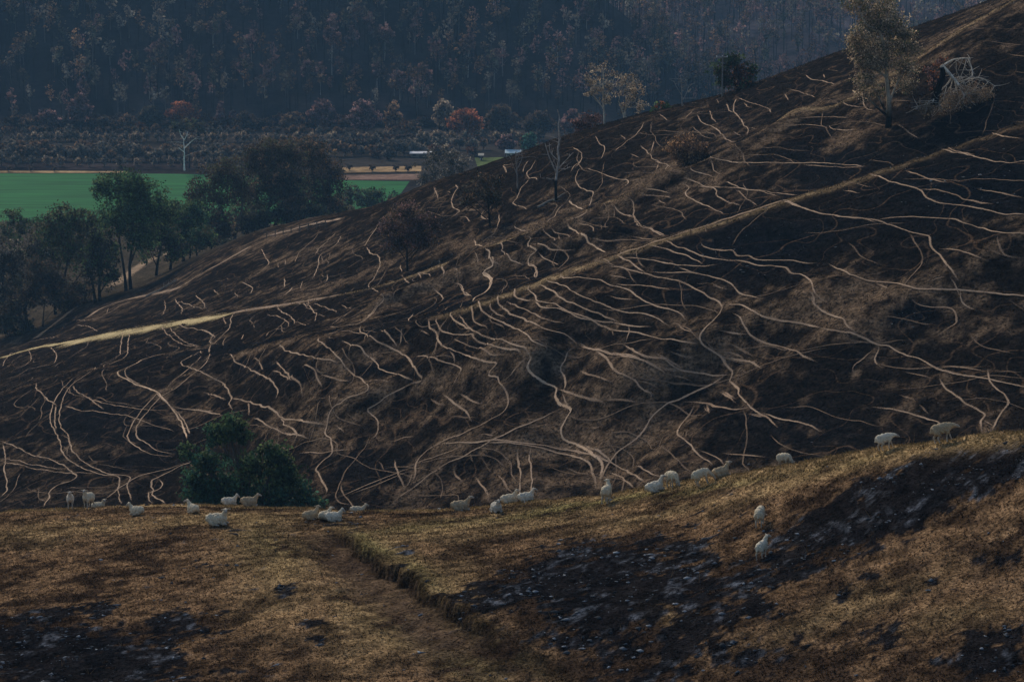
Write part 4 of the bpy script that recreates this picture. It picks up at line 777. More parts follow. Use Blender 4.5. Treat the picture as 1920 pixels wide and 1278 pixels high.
# ------------------------------------------------------------------ trees on the hill
g = ground(764, 508)
tree('small_tree', 'small rust brown tree with a thin black trunk on the middle of the hillside', 'tree', g, g.y, [(762, 400, 32, 22), (735, 425, 26, 24), (790, 420, 28, 24), (765, 440, 44, 22), (740, 455, 22, 16), (795, 448, 22, 18), (815, 425, 12, 14)], 'scorched', leaf=.2, dens=1.0, gain=1.35, tr=.16, trunks=[[(764, 510), (763, 475), (764, 440), (763, 405)]], bark=(.03, .025, .02), burnt=.5, gaps=.1, mix=('purple', .4))
g = ground(918, 425)
tree('small_tree', 'charred dark tree leaning on the slope left of the white dead tree', 'tree', g, g.y, [(905, 340, 20, 14), (880, 362, 20, 18), (935, 345, 14, 18), (915, 365, 26, 20), (875, 380, 14, 10), (925, 380, 14, 12)], 'scorched', leaf=.24, dens=.6, tr=.15, trunks=[[(919, 428), (917, 400), (914, 370), (910, 345)]], bark=(.012, .011, .010), burnt=1, mix=('dark', .5))
g = ground(1292, 305)
tree('round_bush', 'rounded brown scorched bush on the upper slope below the ridge', 'bush', g, g.y, [(1290, 275, 34, 24), (1265, 285, 18, 18), (1315, 285, 20, 18), (1292, 295, 34, 12)], 'brown', leaf=.2, dens=1.3, tr=.12, mix=('scorched', .2), gain=1.5)
g = ground(1664, 238)
tree('gum_tree', 'tall grey brown gum with a blackened trunk base on the right slope', 'tree', g, g.y, [(1620, 18, 30, 22), (1597, 2, 20, 20), (1655, 8, 36, 22), (1662, 40, 42, 26), (1632, 58, 42, 22), (1606, 76, 30, 13), (1690, 66, 28, 20), (1636, 92, 48, 18), (1698, 92, 30, 20), (1612, 118, 24, 14), (1645, 118, 34, 14), (1698, 126, 28, 20), (1622, 150, 26, 16), (1700, 158, 26, 18), (1620, 176, 18, 12), (1642, 170, 18, 12)], 'tan', leaf=.16, dens=.9, tr=.33,
     trunks=[[(1665, 242), (1667, 200), (1663, 150), (1660, 100), (1648, 60), (1622, 45), (1612, 20)], [(1662, 130), (1664, 80), (1668, 45), (1655, 12)], [(1668, 190), (1680, 160), (1692, 130)], [(1664, 145), (1640, 130), (1622, 115)]], bark=(.32, .27, .21), burnt=.22, gaps=.12, mix=('olive', .35), limbs=4, gain=1.35)
g = gz(1384, 180, 412)
tree('green_tree', 'round dark green tree with a brown centre behind the power pole', 'tree', g, 412, [(1375, 118, 26, 20), (1345, 135, 18, 18), (1405, 135, 18, 20), (1385, 140, 26, 20, 'rust'), (1360, 150, 22, 14), (1400, 155, 18, 12), (1385, 165, 20, 10, 'rust')], 'green', leaf=.26, dens=.9, tr=.16, mix=('scorched', .3), bark=(.03, .025, .02), gain=.6)
tree('pale_gum', 'left and taller of the two pale grey gums above the skyline', 'tree', gz(1133, 255, 430), 430, [(1130, 130, 26, 18), (1110, 150, 18, 14), (1150, 150, 18, 18), (1128, 165, 24, 16), (1108, 175, 12, 10), (1140, 190, 16, 14)], 'grey', leaf=.2, dens=.38, tr=.22, trunks=[[(1133, 258), (1133, 220), (1131, 180), (1132, 130)], [(1132, 205), (1118, 185), (1104, 170)], [(1132, 190), (1146, 165), (1152, 145)]], bark=(.42, .37, .30), burnt=0, gaps=.25, gain=1.4, mix=('tan', .5))
tree('pale_gum', 'right and rounder of the two pale grey gums above the skyline', 'tree', gz(1173, 245, 432), 432, [(1178, 150, 24, 16), (1195, 170, 18, 16), (1165, 168, 20, 14), (1185, 185, 26, 14), (1200, 200, 16, 14), (1168, 200, 16, 14)], 'grey', leaf=.2, dens=.38, tr=.2, trunks=[[(1172, 248), (1172, 215), (1174, 190), (1170, 165)], [(1173, 205), (1184, 185), (1196, 168)], [(1172, 215), (1160, 190)]], bark=(.42, .37, .30), burnt=0, gaps=.25, gain=1.4, mix=('tan', .4))
tree('brown_shrub', 'reddish shrub beside the foot of the pale gums', 'bush', gz(1118, 262, 440), 440, [(1110, 225, 24, 16), (1090, 232, 22, 14), (1100, 245, 26, 10)], 'purple', leaf=.25, dens=.6, tr=.08)
tree('green_shrub', 'small dark green shrub on the skyline right of the pale gums', 'bush', gz(1245, 220, 420), 420, [(1240, 200, 16, 12), (1255, 205, 14, 10), (1230, 208, 10, 8)], 'green', leaf=.25, dens=.7, tr=.08, mix=('rust', .2))
g = gz(1912, 90, 345)
tree('bare_gum', 'pale sparse gum cut off by the right picture edge', 'tree', g, 345, [(1915, 25, 20, 22), (1935, 45, 26, 26), (1912, 60, 12, 16), (1945, 10, 26, 22)], 'grey', leaf=.2, dens=.4, tr=.18, trunks=[[(1920, 105), (1922, 70), (1918, 40), (1914, 15)], [(1921, 70), (1935, 45)]], bark=(.25, .22, .18), burnt=0, gaps=.2)
# green tree in the gully behind the near ridge
tree('gully_tree', 'large bushy dark green tree standing behind the near ridge', 'tree', gz(470, 995, 250), 250, [(430, 795, 34, 22, 'green'), (410, 815, 30, 24), (450, 810, 28, 22, 'green'), (350, 845, 18, 18, 'green'), (385, 865, 34, 30), (420, 890, 50, 36), (470, 870, 40, 36, 'green'), (510, 850, 34, 24, 'green'), (450, 925, 60, 34), (520, 895, 44, 36, 'green'), (385, 930, 44, 26), (545, 920, 52, 30), (580, 945, 36, 22), (430, 950, 70, 24), (540, 880, 34, 28, 'green'), (500, 940, 50, 24), (365, 900, 28, 30)], 'blue_green', leaf=.23, dens=.9, tr=.3,
     trunks=[[(470, 1000), (465, 950), (450, 890), (432, 820)], [(475, 1000), (490, 940), (510, 880)], [(465, 990), (420, 940), (395, 880), (355, 850)]], bark=(.09, .075, .06), burnt=0, mix=('green', .35), gaps=.10, gain=.8)

# ------------------------------------------------------------------ dead trees
def dead(name, label, base, Y, lines, rad, bark, burnt_py=None, extra=10, seed=1):
    b = base; e = empty(name, b, label, 'dead tree'); rr = np.random.default_rng(seed); sc = Y/F
    def loc(p, dy=0): q = at(p[0], p[1], Y); return np.array([q.x-b.x, dy, q.z-b.z])
    bz = loc((0, burnt_py))[2] if burnt_py else -9
    def bcol(P): return np.where((P[:, 2] < bz+.25*rr.normal(0, 1, len(P)))[:, None], np.array([.010, .009, .008]), np.array(bark)*(.75+.5*rr.random((len(P), 1))))
    tk = MB(); br_ = MB()
    for i, (pts, r) in enumerate(lines):
        P = np.array([loc(p, rr.normal(0, .25)*j*(.3 if i == 0 else 1)) for j, p in enumerate(pts)])
        if i == 0: P[0, 2] -= .3
        P = crom(P, .35); m = tk if i == 0 else br_
        m.tube(P, rad*r*np.linspace(1, .3, len(P)), bcol(P), 6)
        for _ in range(extra if i == 0 else max(2, extra//3)):
            k = rr.integers(len(P)//3, len(P)); L = rr.uniform(.4, 1.6)*(2 if i == 0 else 1)*Y/380; d = rr.normal(0, 1, 3); d[2] = abs(d[2])*.7; d /= np.linalg.norm(d)
            G = bez(P[k], P[k]+d*L, rr.normal(0, .12, 3)*L, 5); br_.tube(G, np.linspace(.035, .010, 5), bcol(G), 4)
    obj('trunk', tk.mesh('trunk', True), M_BARK, e); obj('branches', br_.mesh('branches', True), M_BARK, e)
    return e
g = ground(1043, 377)
dead('dead_tree', 'white limbed dead tree with a charred black trunk base on the slope', g, g.y, [([(1043, 379), (1042, 350), (1044, 325), (1048, 300), (1046, 280), (1049, 262), (1047, 235), (1049, 220), (1045, 205)], 1), ([(1044, 325), (1030, 295), (1022, 270)], .45), ([(1045, 318), (1062, 300), (1075, 285)], .4), ([(1043, 342), (1030, 336), (1014, 335)], .4), ([(1045, 300), (1032, 285), (1030, 268)], .35), ([(1046, 315), (1060, 318), (1068, 312)], .3)], .22, (.34, .31, .28), 338, 10, 3)
g = ground(970, 362)
dead('dead_tree', 'thin grey bare snag between the charred tree and the white dead tree', g, g.y, [([(970, 364), (970, 335), (968, 310), (967, 285)], 1), ([(969, 325), (962, 310), (958, 298)], .5), ([(969, 318), (976, 305), (980, 292)], .5)], .13, (.22, .20, .18), 355, 7, 4)
dead('dead_tree', 'thin pale snag on the skyline left of the power pole', gz(1279, 222, 412), 412, [([(1279, 226), (1279, 195), (1278, 165), (1276, 140)], 1), ([(1279, 180), (1268, 162), (1264, 152)], .5), ([(1279, 190), (1288, 172), (1292, 160)], .45)], .11, (.26, .25, .24), None, 6, 5)
b_ = at(343, 316, 856); b_.z = 0
dead('dead_tree', 'bone white forked dead tree at the far edge of the green field', b_, 856, [([(346, 318), (345, 300), (346, 285), (344, 262)], 1), ([(345, 285), (338, 280), (334, 277)], .6), ([(346, 278), (356, 268), (368, 258)], .6), ([(346, 262), (350, 254), (352, 247)], .5), ([(345, 262), (338, 252), (336, 242)], .5)], .30, (.72, .68, .62), None, 3, 6)
tree('dark_crown_tree', 'dark leafy crown rising behind the bone white dead tree', 'tree', at(355, 316, 875)*1.0, 875, [(355, 233, 26, 12), (335, 238, 16, 10), (375, 240, 14, 12)], 'dark', leaf=.6, dens=.7, tr=.25, mix=('olive', .4))

# broken tree on the upper right
g = ground(1790, 208); Yb = g.y
e = empty('broken_tree', g, 'storm broken tree with bleached split limbs hanging over its charred stump', 'broken tree')
def bl_(p, dy=0): q = at(p[0], p[1], Yb); return np.array([q.x-g.x, dy, q.z-g.z])
m = MB(); P = crom(np.array([bl_((1752, 190)), bl_((1760, 165)), bl_((1768, 140)), bl_((1766, 126))]), .3); P[0, 2] -= .4
m.tube(P, np.linspace(.46, .26, len(P)), (.010, .009, .009), 8); obj('stump', m.mesh('stump', True), M_BARK, e)
m = MB(); rr = np.random.default_rng(9)
pale = np.array([.62, .55, .46])
LB = [([(1765, 123), (1780, 138), (1796, 158)], .42), ([(1770, 122), (1790, 112), (1813, 108), (1816, 110)], .17), ([(1815, 110), (1822, 128), (1820, 142), (1800, 152)], .12), ([(1785, 145), (1776, 160), (1755, 178), (1748, 190)], .16), ([(1792, 153), (1800, 165), (1806, 178)], .18), ([(1790, 152), (1796, 175), (1800, 190)], .13), ([(1793, 155), (1815, 150), (1836, 145), (1862, 160)], .11), ([(1786, 150), (1784, 170), (1782, 190)], .11), ([(1812, 112), (1806, 130), (1798, 150)], .07), ([(1755, 178), (1760, 190), (1763, 200)], .07), ([(1800, 160), (1822, 165), (1840, 178)], .09), ([(1748, 188), (1735, 195), (1722, 200)], .07), ([(1802, 168), (1815, 185), (1818, 200)], .08), ([(1775, 162), (1770, 180), (1772, 200)], .07)]
for i, (pts, r) in enumerate(LB):
    P = crom(np.array([bl_(p, rr.normal(0, .3)*j) for j, p in enumerate(pts)]), .25)
    m.tube(P, .60*r*np.linspace(1, .4, len(P)), pale*(.7+.5*rr.random((len(P), 1))), 6)
    for _ in range(14):
        k = rr.integers(len(P)//3, len(P)); d = rr.normal(0, 1, 3); d[2] -= .7; d /= np.linalg.norm(d); L = rr.uniform(.5, 2.0)
        G = bez(P[k], P[k]+d*L, rr.normal(0, .1, 3), 5); m.tube(G, np.linspace(.04, .012, 5), pale*.7, 4)
obj('split_limbs', m.mesh('split_limbs', True), M_BARK, e)
def leafmass(parent, name, clumps, kind, leaf, dens, locf, sc):
    lf = MB()
    for px, py, rx, ry in clumps:
        cen = locf((px, py)); rm = np.array([rx*sc, rx*sc*.8, ry*sc]); ns = int(26*dens*rm[0]*rm[2])+6; sub = in_ball(ns, .5)*rm+cen
        Cn = np.repeat(sub, 14, 0)+rng.normal(0, 1, (ns*14, 3))*.26; pal = np.array(COLS[kind])
        lf.quads(Cn, 1.3*leaf*(.6+.8*rng.random(len(Cn))), .55, np.repeat(pal[rng.integers(0, 3, ns)]*(.6+.7*rng.random((ns, 1)))*1.6, 14, 0), droop=.8)
    return obj(name, lf.mesh(name), M_LEAF, parent)
leafmass(e, 'withered_leaves', [(1745, 200, 22, 10), (1775, 200, 24, 12), (1805, 198, 26, 14), (1832, 188, 22, 16), (1850, 172, 16, 12), (1820, 172, 26, 16), (1735, 205, 16, 9), (1790, 185, 30, 14), (1850, 190, 16, 10)], 'tan', .16, 1.3, bl_, Yb/F)
tree('small_tree', 'reddish brown tree crown standing behind the broken tree', 'tree', gz(1752, 175, Yb+9), Yb+9, [(1757, 118, 12, 14), (1742, 145, 16, 18), (1755, 160, 14, 14)], 'purple', leaf=.2, dens=.6, tr=.12, mix=('rust', .3))

# ------------------------------------------------------------------ power pole and wires
pb = gz(1354, 195, 409)
pe = empty('power_pole', pb, 'slim grey timber power pole with a cross arm on the skyline', 'power pole')
m = MB(); hp = at(1354, 106, 409).z-pb.z
m.tube(np.array([(0, 0, -1), (0, 0, hp*.5), (0, 0, hp)]), np.array([.14, .12, .10]), (.17, .16, .15), 8); obj('pole', m.mesh('pole', True), M_BARK, pe)
m = MB(); m.tube(np.array([(-.95, .12, hp-.15), (0, .14, hp-.12), (.75, .16, hp-.09)]), .07, (.34, .33, .32), 6); obj('cross_arm', m.mesh('cross_arm', True), M_BARK, pe)
for xx in (-.85, .0, .65):
    m = MB(); m.tube(np.array([(xx, .13, hp-.1), (xx, .13, hp+.06), (xx, .13, hp+.14)]), np.array([.05, .075, .04]), (.55, .55, .55), 8); obj('insulator', m.mesh('insulator', True), M_BARK, pe)
tgt = at(965, 288, 880)
for k_, xx in enumerate((-.85, .65)):
    p0 = np.array([pb.x+xx, pb.y+.13, pb.z+hp+.14]); p1 = np.array([tgt.x+xx*.5, tgt.y, 5.2]); m = MB()
    m.tube(bez(p0, p1, (0, 0, -7), 24), .022, (.03, .03, .03), 4)
    o = obj('power_line', m.mesh('power_line', True), M_BARK); tag(o, ['left', 'right'][k_]+' of the two wires running from the power pole to the house', 'power line', 'power lines')

# ------------------------------------------------------------------ farm buildings
def plain(name, col, rough=.7, metal=0.0):
    m, nt, b = newmat(name); b.inputs['Base Color'].default_value = (*col, 1); b.inputs['Roughness'].default_value = rough; b.inputs['Metallic'].default_value = metal
    tc = nd(nt, 'ShaderNodeTexCoord'); no = nd(nt, 'ShaderNodeTexNoise'); no.inputs['Scale'].default_value = 2; no.inputs['Detail'].default_value = 4; nt.links.new(tc.outputs['Object'], no.inputs[0])
    mx = nd(nt, 'ShaderNodeMix', data_type='RGBA'); mx.inputs[6].default_value = (*[c*.75 for c in col], 1); mx.inputs[7].default_value = (*col, 1); nt.links.new(no.outputs[0], mx.inputs[0]); nt.links.new(mx.outputs[2], b.inputs['Base Color'])
    return m
M_ROOFW = plain('white_sheet_roof', (.75, .75, .75), .5); M_ROOFB = plain('pale_blue_sheet_roof', (.55, .68, .72), .5); M_WALL = plain('shed_wall', (.16, .14, .12)); M_WALLC = plain('cream_wall', (.5, .45, .36)); M_GLASS = plain('dark_window', (.02, .025, .03), .2); M_DOOR = plain('door_paint', (.10, .07, .05)); M_POST = plain('weathered_post', (.13, .11, .09), .9)
def boxm(name, x0, x1, y0, y1, z0, z1, mat, parent):
    V = [(x, y, z) for x in (x0, x1) for y in (y0, y1) for z in (z0, z1)]
    Fc = [(0, 1, 3, 2), (4, 6, 7, 5), (0, 4, 5, 1), (2, 3, 7, 6), (0, 2, 6, 4), (1, 5, 7, 3)]
    me = bpy.data.meshes.new(name); me.from_pydata(V, [], Fc); me.update(); return obj(name, me, mat, parent)
def building(name, label, px, py, wpx, depth, wall, roof, rise, wm, rm):
    a, s = ray(px, py); Yv = -H/float(s); b = Vector((float(a)*Yv, Yv, .1)); W = wpx*Yv/F
    e = empty(name, b, label, 'building'); boxm('wall', -W/2, W/2, 0, depth, 0, wall, wm, e)
    me = bpy.data.meshes.new('roof'); ov = .5; z0 = wall-.05; t = .14
    V = [(-W/2-ov, -ov, z0), (W/2+ov, -ov, z0), (W/2+ov, depth/2, z0+rise), (-W/2-ov, depth/2, z0+rise), (W/2+ov, depth+ov, z0), (-W/2-ov, depth+ov, z0)]
    V2 = [(x, y, z+t) for x, y, z in V]
    me.from_pydata(V+V2, [], [(6, 7, 8, 9), (9, 8, 10, 11), (0, 3, 2, 1), (3, 5, 4, 2), (0, 1, 7, 6), (5, 11, 10, 4), (1, 2, 8, 7), (2, 4, 10, 8), (0, 6, 9, 3), (3, 9, 11, 5)]); me.update(); obj('roof', me, rm, e)
    boxm('door', -W*.08, W*.08+.3, -.06, .02, 0, min(2.1, wall*.85), M_DOOR, e)
    for xx in (-.34, .3): boxm('window', W*xx-.5, W*xx+.5, -.05, .02, wall*.45, wall*.8, M_GLASS, e)
    return e
building('farm_shed', 'long low white roofed shed among the orchard shrubs', 789, 296, 36, 5, 1.3, 2, .35, M_WALL, M_ROOFW)
building('farm_house', 'pale blue roofed farmhouse showing just above the hill skyline', 962, 297, 25, 6, 1.6, 2, .7, M_WALLC, M_ROOFB)
building('garden_hut', 'tiny cream hut on the lawn left of the blue roofed house', 902, 301, 5, 2, 1.5, 2, .5, M_WALLC, M_WALLC)

# ------------------------------------------------------------------ fence by the bare paddock
fp = [ground(x, y, 300, 640) for x, y in ((500, 447), (516, 444), (531, 441), (546, 438), (562, 435), (578, 432), (594, 429), (610, 427))]
fp = [p for p in fp if p]
fe = empty('wire_fence', fp[0], 'wire fence of weathered posts at the top of the bare paddock', 'fence')
for i, p in enumerate(fp):
    m = MB(); q = np.array(p-fp[0]); m.tube(np.array([q+(0, 0, -.3), q+(0, 0, .6), q+(.03, 0, 1.25)]), .09, (.13, .11, .09), 6); obj('post', m.mesh('post', True), M_BARK, fe)
for h_ in (.45, .8, 1.1):
    m = MB(); m.tube(np.array([np.array(p-fp[0])+(0, .1, h_) for p in fp]), .012, (.2, .2, .2), 4); obj('wire', m.mesh('wire', True), M_BARK, fe)
for px, py, ang, L, lb in ((303, 543, 20, 5.5, 'grey fallen log with branches at the edge of the trees'), (145, 600, 5, 4.5, 'charred fallen log lying by the road trees at lower left'), (1032, 378, 14, 3.5, 'pale fallen branch at the foot of the white dead tree')):
    g = ground(px, py, 300, 640)
    if g is None: continue
    m = MB(); rr = np.random.default_rng(px); d = np.array([math.cos(R(ang)), .3, 0]); P = [np.array(d)*t*L for t in np.linspace(-.5, .5, 8)]
    P = np.array([(p[0], p[1], hill.z(g.x+p[0], g.y+p[1])-g.z+.12) for p in P]); cl = (.20, .18, .15) if px != 145 else (.03, .025, .02)
    m.tube(P, np.linspace(.22, .10, 8), cl, 7)
    for _ in range(7):
        k = rr.integers(2, 8); dd = rr.normal(0, 1, 3); dd[2] = abs(dd[2])*.6; m.tube(bez(P[k], P[k]+dd*.8, rr.normal(0, .1, 3), 5), np.linspace(.06, .015, 5), cl, 4)
    o = obj('fallen_log', m.mesh('fallen_log', True), M_BARK); o.location = g; tag(o, lb, 'log')

# ------------------------------------------------------------------ orchard rows on the valley floor
def orchard_mesh(seed, kind, h=2.7, wd=1.7, n=26):
    global rng
    old = rng; rng = np.random.default_rng(seed); m = MB()
    m.tube(np.array([(0, 0, -.1), (.05, 0, .5), (0, .05, h*.55)]), np.array([.13, .1, .06]), (.03, .026, .022), 5)
    for _ in range(4): m.tube(bez((0, 0, .6), (*rng.normal(0, wd*.35, 2), h*.7), (0, 0, .1), 4), np.array([.06, .05, .04, .02]), (.035, .03, .025), 4)
    sub = in_ball(n, .45)*np.array([wd*.55, wd*.55, h*.38])+np.array([0, 0, h*.62]); pal = np.array(COLS[kind])
    Cn = np.repeat(sub, 7, 0)+rng.normal(0, .2, (n*7, 3)); m.quads(Cn, .62*(.6+.8*rng.random(len(Cn))), .8, np.repeat(pal[rng.integers(0, 3, n)]*(.6+.8*rng.random((n, 1)))*1.9, 7, 0))
    rng = old; return m.mesh('orchard_tree')
OM = [orchard_mesh(200+i, k, h, wd) for i, (k, h, wd) in enumerate([('grey', 2.7, 2.0), ('brown', 2.6, 2.2), ('tan', 2.5, 2.0), ('grey', 3.0, 2.4), ('scorched', 2.6, 2.2)])]
orows = [(312, -20, 480, 26, [0, 2, 0], 1.25, 'front'), (302, -15, 560, 13, [0, 3, 1], 1.6, 'second'), (292, -10, 780, 15, [1, 3, 0], 1.55, 'third'), (281, 560, 900, 15, [1, 0, 3], 1.4, 'fourth'), (266, -10, 1000, 12, [2, 0, 2], 1.15, 'back'), (253, -10, 640, 17, [0, 4, 1], 1.1, 'rearmost')]
cnt = 0
for py, x0, x1, st, vs_, scl, nm in orows:
    px = x0
    while px < x1:
        px += st*random.uniform(.8, 1.25)
        if random.random() < .06: continue
        a, s = ray(px, py+random.uniform(-1.6, 1.6)); Yv = -H/float(s)
        o = bpy.data.objects.new('orchard_tree', OM[random.choice(vs_)]); C.objects.link(o); cnt += 1
        if not o.data.materials: o.data.materials.append(M_LEAF)
        o.location = (float(a)*Yv, Yv, 0); o.rotation_euler = (0, 0, random.random()*6.28); f_ = scl*random.uniform(.75, 1.2); o.scale = (f_, f_, f_*random.uniform(.9, 1.15))
        tag(o, 'small rounded scorched tree in the '+nm+' orchard row beyond the green field', 'tree', 'orchard trees in the '+nm+' row')
for i, (px, py, wd) in enumerate([(16, 322, 8), (58, 322, 7), (102, 322, 7), (698, 322, 9), (742, 322, 9), (765, 323, 10), (655, 320, 9)]):
    a, s = ray(px, py); Yv = -H/float(s); o = bpy.data.objects.new('round_shrub', OM[4]); C.objects.link(o); o.location = (float(a)*Yv, Yv, 0); o.scale = (wd/11.,)*3
    tag(o, 'small dark shrub on the pale strip beside the green field', 'bush', 'shrubs on the pale strips')

# low scrub between the orchard and the wood, too tangled to count
OV = []
for me_ in OM:
    co = np.empty(len(me_.vertices)*3, np.float32); me_.vertices.foreach_get('co', co); c4 = np.empty(len(me_.vertices)*4, np.float32); me_.color_attributes['col'].data.foreach_get('color', c4)
    fi = np.empty(len(me_.loops), np.int32); me_.loops.foreach_get('vertex_index', fi); OV.append((co.reshape(-1, 3), fi.reshape(-1, 4), c4.reshape(-1, 4)[:, :3]))
Vs, Fs, Cs, nv = [], [], [], 0
for i in range(430):
    px_ = random.uniform(-60, 1120); py_ = random.choice([random.uniform(226, 250), random.uniform(232, 246), random.uniform(268, 300) if px_ > 620 else random.uniform(226, 240)])
    a, s = ray(px_, py_); Yv = -H/float(s); V, F_, C_ = OV[random.choice([1, 4, 4, 3, 0])]; k_ = random.uniform(.7, 2.0); an = random.random()*6.28; c_, s_ = math.cos(an)*k_, math.sin(an)*k_
    Vs.append(np.stack([V[:, 0]*c_-V[:, 1]*s_+float(a)*Yv, V[:, 0]*s_+V[:, 1]*c_+Yv, V[:, 2]*k_*.9-.3], 1)); Fs.append(F_+nv); Cs.append(C_*random.choice([(.5, .5, .5), (.75, .5, .4), (.35, .35, .35), (.6, .5, .5)])); nv += len(V)
tag(obj('valley_scrub', mesh_np('valley_scrub', np.concatenate(Vs), np.concatenate(Fs), cols=np.concatenate(Cs), smooth=False), M_LEAF), 'tangled dark scrub between the orchard rows and the forest', 'scrub', kind='stuff')

# ------------------------------------------------------------------ far forest
def forest_variant(seed, kind):
    """a burnt forest tree about 16 m tall: dark or pale trunk, thin limbs, sparse scorched leaves"""
    global rng
    old = rng; rng = np.random.default_rng(seed); m = MB(); h = 16*rng.uniform(.8, 1.2)
    tc_ = {'bare': (.016, .016, .016), 'pale': (.26, .235, .21), 'grey': (.10, .09, .085)}.get(kind, (.016, .014, .013))
    lean = rng.normal(0, .5, 2)
    P = np.array([(0, 0, -1), (lean[0]*.3, lean[1]*.3, h*.4), (lean[0], lean[1], h)]); m.tube(P, np.array([.26, .18, .05]), tc_, 4)
    for _ in range(5):
        t = rng.uniform(.3, .95); b = np.array([lean[0]*t, lean[1]*t, h*t]); d = rng.normal(0, 1, 3); d[2] = abs(d[2])+.6; d /= np.linalg.norm(d); m.tube(np.array([b, b+d*h*.13+(0, 0, .2), b+d*h*rng.uniform(.2, .3)]), np.array([.09, .06, .03]), tc_, 3)
    if kind != 'bare':
        pal = np.array(COLS[{'pale': 'purple'}.get(kind, kind)]); n = 20 if kind != 'scorched' else 17
        sub = in_ball(n, .5)*np.array([2.3, 2.3, h*.27])+np.array([lean[0]*.6, lean[1]*.6, h*.72])
        Cn = np.repeat(sub, 4, 0)+rng.normal(0, .5, (n*4, 3)); m.quads(Cn, 1.35*(.5+.8*rng.random(len(Cn))), .6, np.repeat(pal[rng.integers(0, 3, n)]*(.35+.9*rng.random((n, 1))), 4, 0)*(2.2 if kind in ('grey', 'brown') else 3.2))
    rng = old; return np.concatenate(m.V), np.concatenate(m.F), np.concatenate(m.C)
KINDS = ['bare', 'grey', 'scorched', 'purple', 'bare', 'grey', 'pale', 'brown', 'dark', 'bare']
FV = [forest_variant(300+i, k) for i, k in enumerate(KINDS)]
def gridz(G, x, y):
    X_, Y_, Z_ = G; a = X_[:, 0]/Y_[:, 0]; fi = np.interp(x/y, a, np.arange(len(a))); i = np.minimum(fi.astype(int), len(a)-2); t = fi-i
    z = np.empty(len(x))
    for k_ in range(len(x)):
        z[k_] = np.interp(y[k_], Y_[i[k_]], Z_[i[k_]])*(1-t[k_])+np.interp(y[k_], Y_[i[k_]+1], Z_[i[k_]+1])*t[k_]
    return z
def forest(name, label, G, n, y0, y1, amax, wts, scl, mind, extra_scale=None, pxmask=None):
    y = np.sqrt(rng.random(n*3)*(y1**2-y0**2)+y0**2); a = amax[0]+rng.random(n*3)*(amax[1]-amax[0]); x = a*y; z = gridz(G, x, y); k = z > .5; x, y, z = x[k][:n], y[k][:n], z[k][:n]
    Vs = []; Fs = []; Cs = []; nv = 0; wts = np.array(wts, float)/sum(wts)
    ch = rng.choice(len(FV), len(x), p=wts)
    patch = fbm(x/40, y/40, 3, 401)
    for i in range(len(x)):
        V, F_, C_ = FV[ch[i]]; an = rng.random()*6.28; s = scl*rng.uniform(.55, 1.15); c_, s_ = math.cos(an)*s, math.sin(an)*s
        W = np.stack([V[:, 0]*c_-V[:, 1]*s_+x[i], V[:, 0]*s_+V[:, 1]*c_+y[i], V[:, 2]*s+z[i]], 1)
        Vs.append(W); Fs.append(F_+nv); Cs.append(C_*(.25+1.5*patch[i])*(.7+.6*rng.random())); nv += len(V)
    me = mesh_np(name, np.concatenate(Vs), np.concatenate(Fs), cols=np.concatenate(Cs), smooth=False)
    return tag(obj(name, me, M_FOREST), label, 'forest', kind='stuff')
forest('burnt_forest', 'dense burnt forest covering the hill across the valley', NH, 1500, 1006, 1180, (-.205, .095), [3, 3, 3, 1.6, 3, 2, .5, 3, 2, 3], .95, 3)
forest('distant_burnt_forest', 'paler burnt forest on the more distant hill at upper right', FH, 900, 1104, 1420, (.03, .195), [1, 2, 2, 3, 1, 1, 3.5, 2, 1, 1], 1.0, 4)

# single trees that stand out from the wood
FT = 'trees standing out at the forest edge'
def ft(name, label, px, py_base, cl, kind, trunk=True, group=FT, dens=.8, bark=(.05, .04, .036), tr=.25, leaf=.62, **kw):
    a, s = ray(px, py_base); Yv = min(-H/float(s), 1000.0) if py_base > 225 else None
    if Yv is None:
        # on the forest hill: march up its grid
        X_, Y_, Z_ = NH; i = int(np.argmin(np.abs(X_[:, 0]/Y_[:, 0]-float(a)))); E = (Z_[i]-H)/Y_[i]; j = np.where(E >= float(s))[0]
        j = j[0] if len(j) else len(E)-1; Yv = float(Y_[i, j]); b = Vector((float(a)*Yv, Yv, float(Z_[i, j])))
        Yv -= 1.0
    else: b = Vector((float(a)*Yv, Yv, 0))
    return tree(name, label, 'tree', b, Yv, cl, kind, leaf=leaf, dens=dens, tr=tr, bark=bark, burnt=0, group=group, **kw)
def crown(px, py, w_, h_): 
    return [(px, py-h_*.22, w_*.30, h_*.26), (px-w_*.22, py+h_*.05, w_*.26, h_*.24), (px+w_*.22, py+h_*.05, w_*.26, h_*.24), (px, py+h_*.22, w_*.34, h_*.22)]
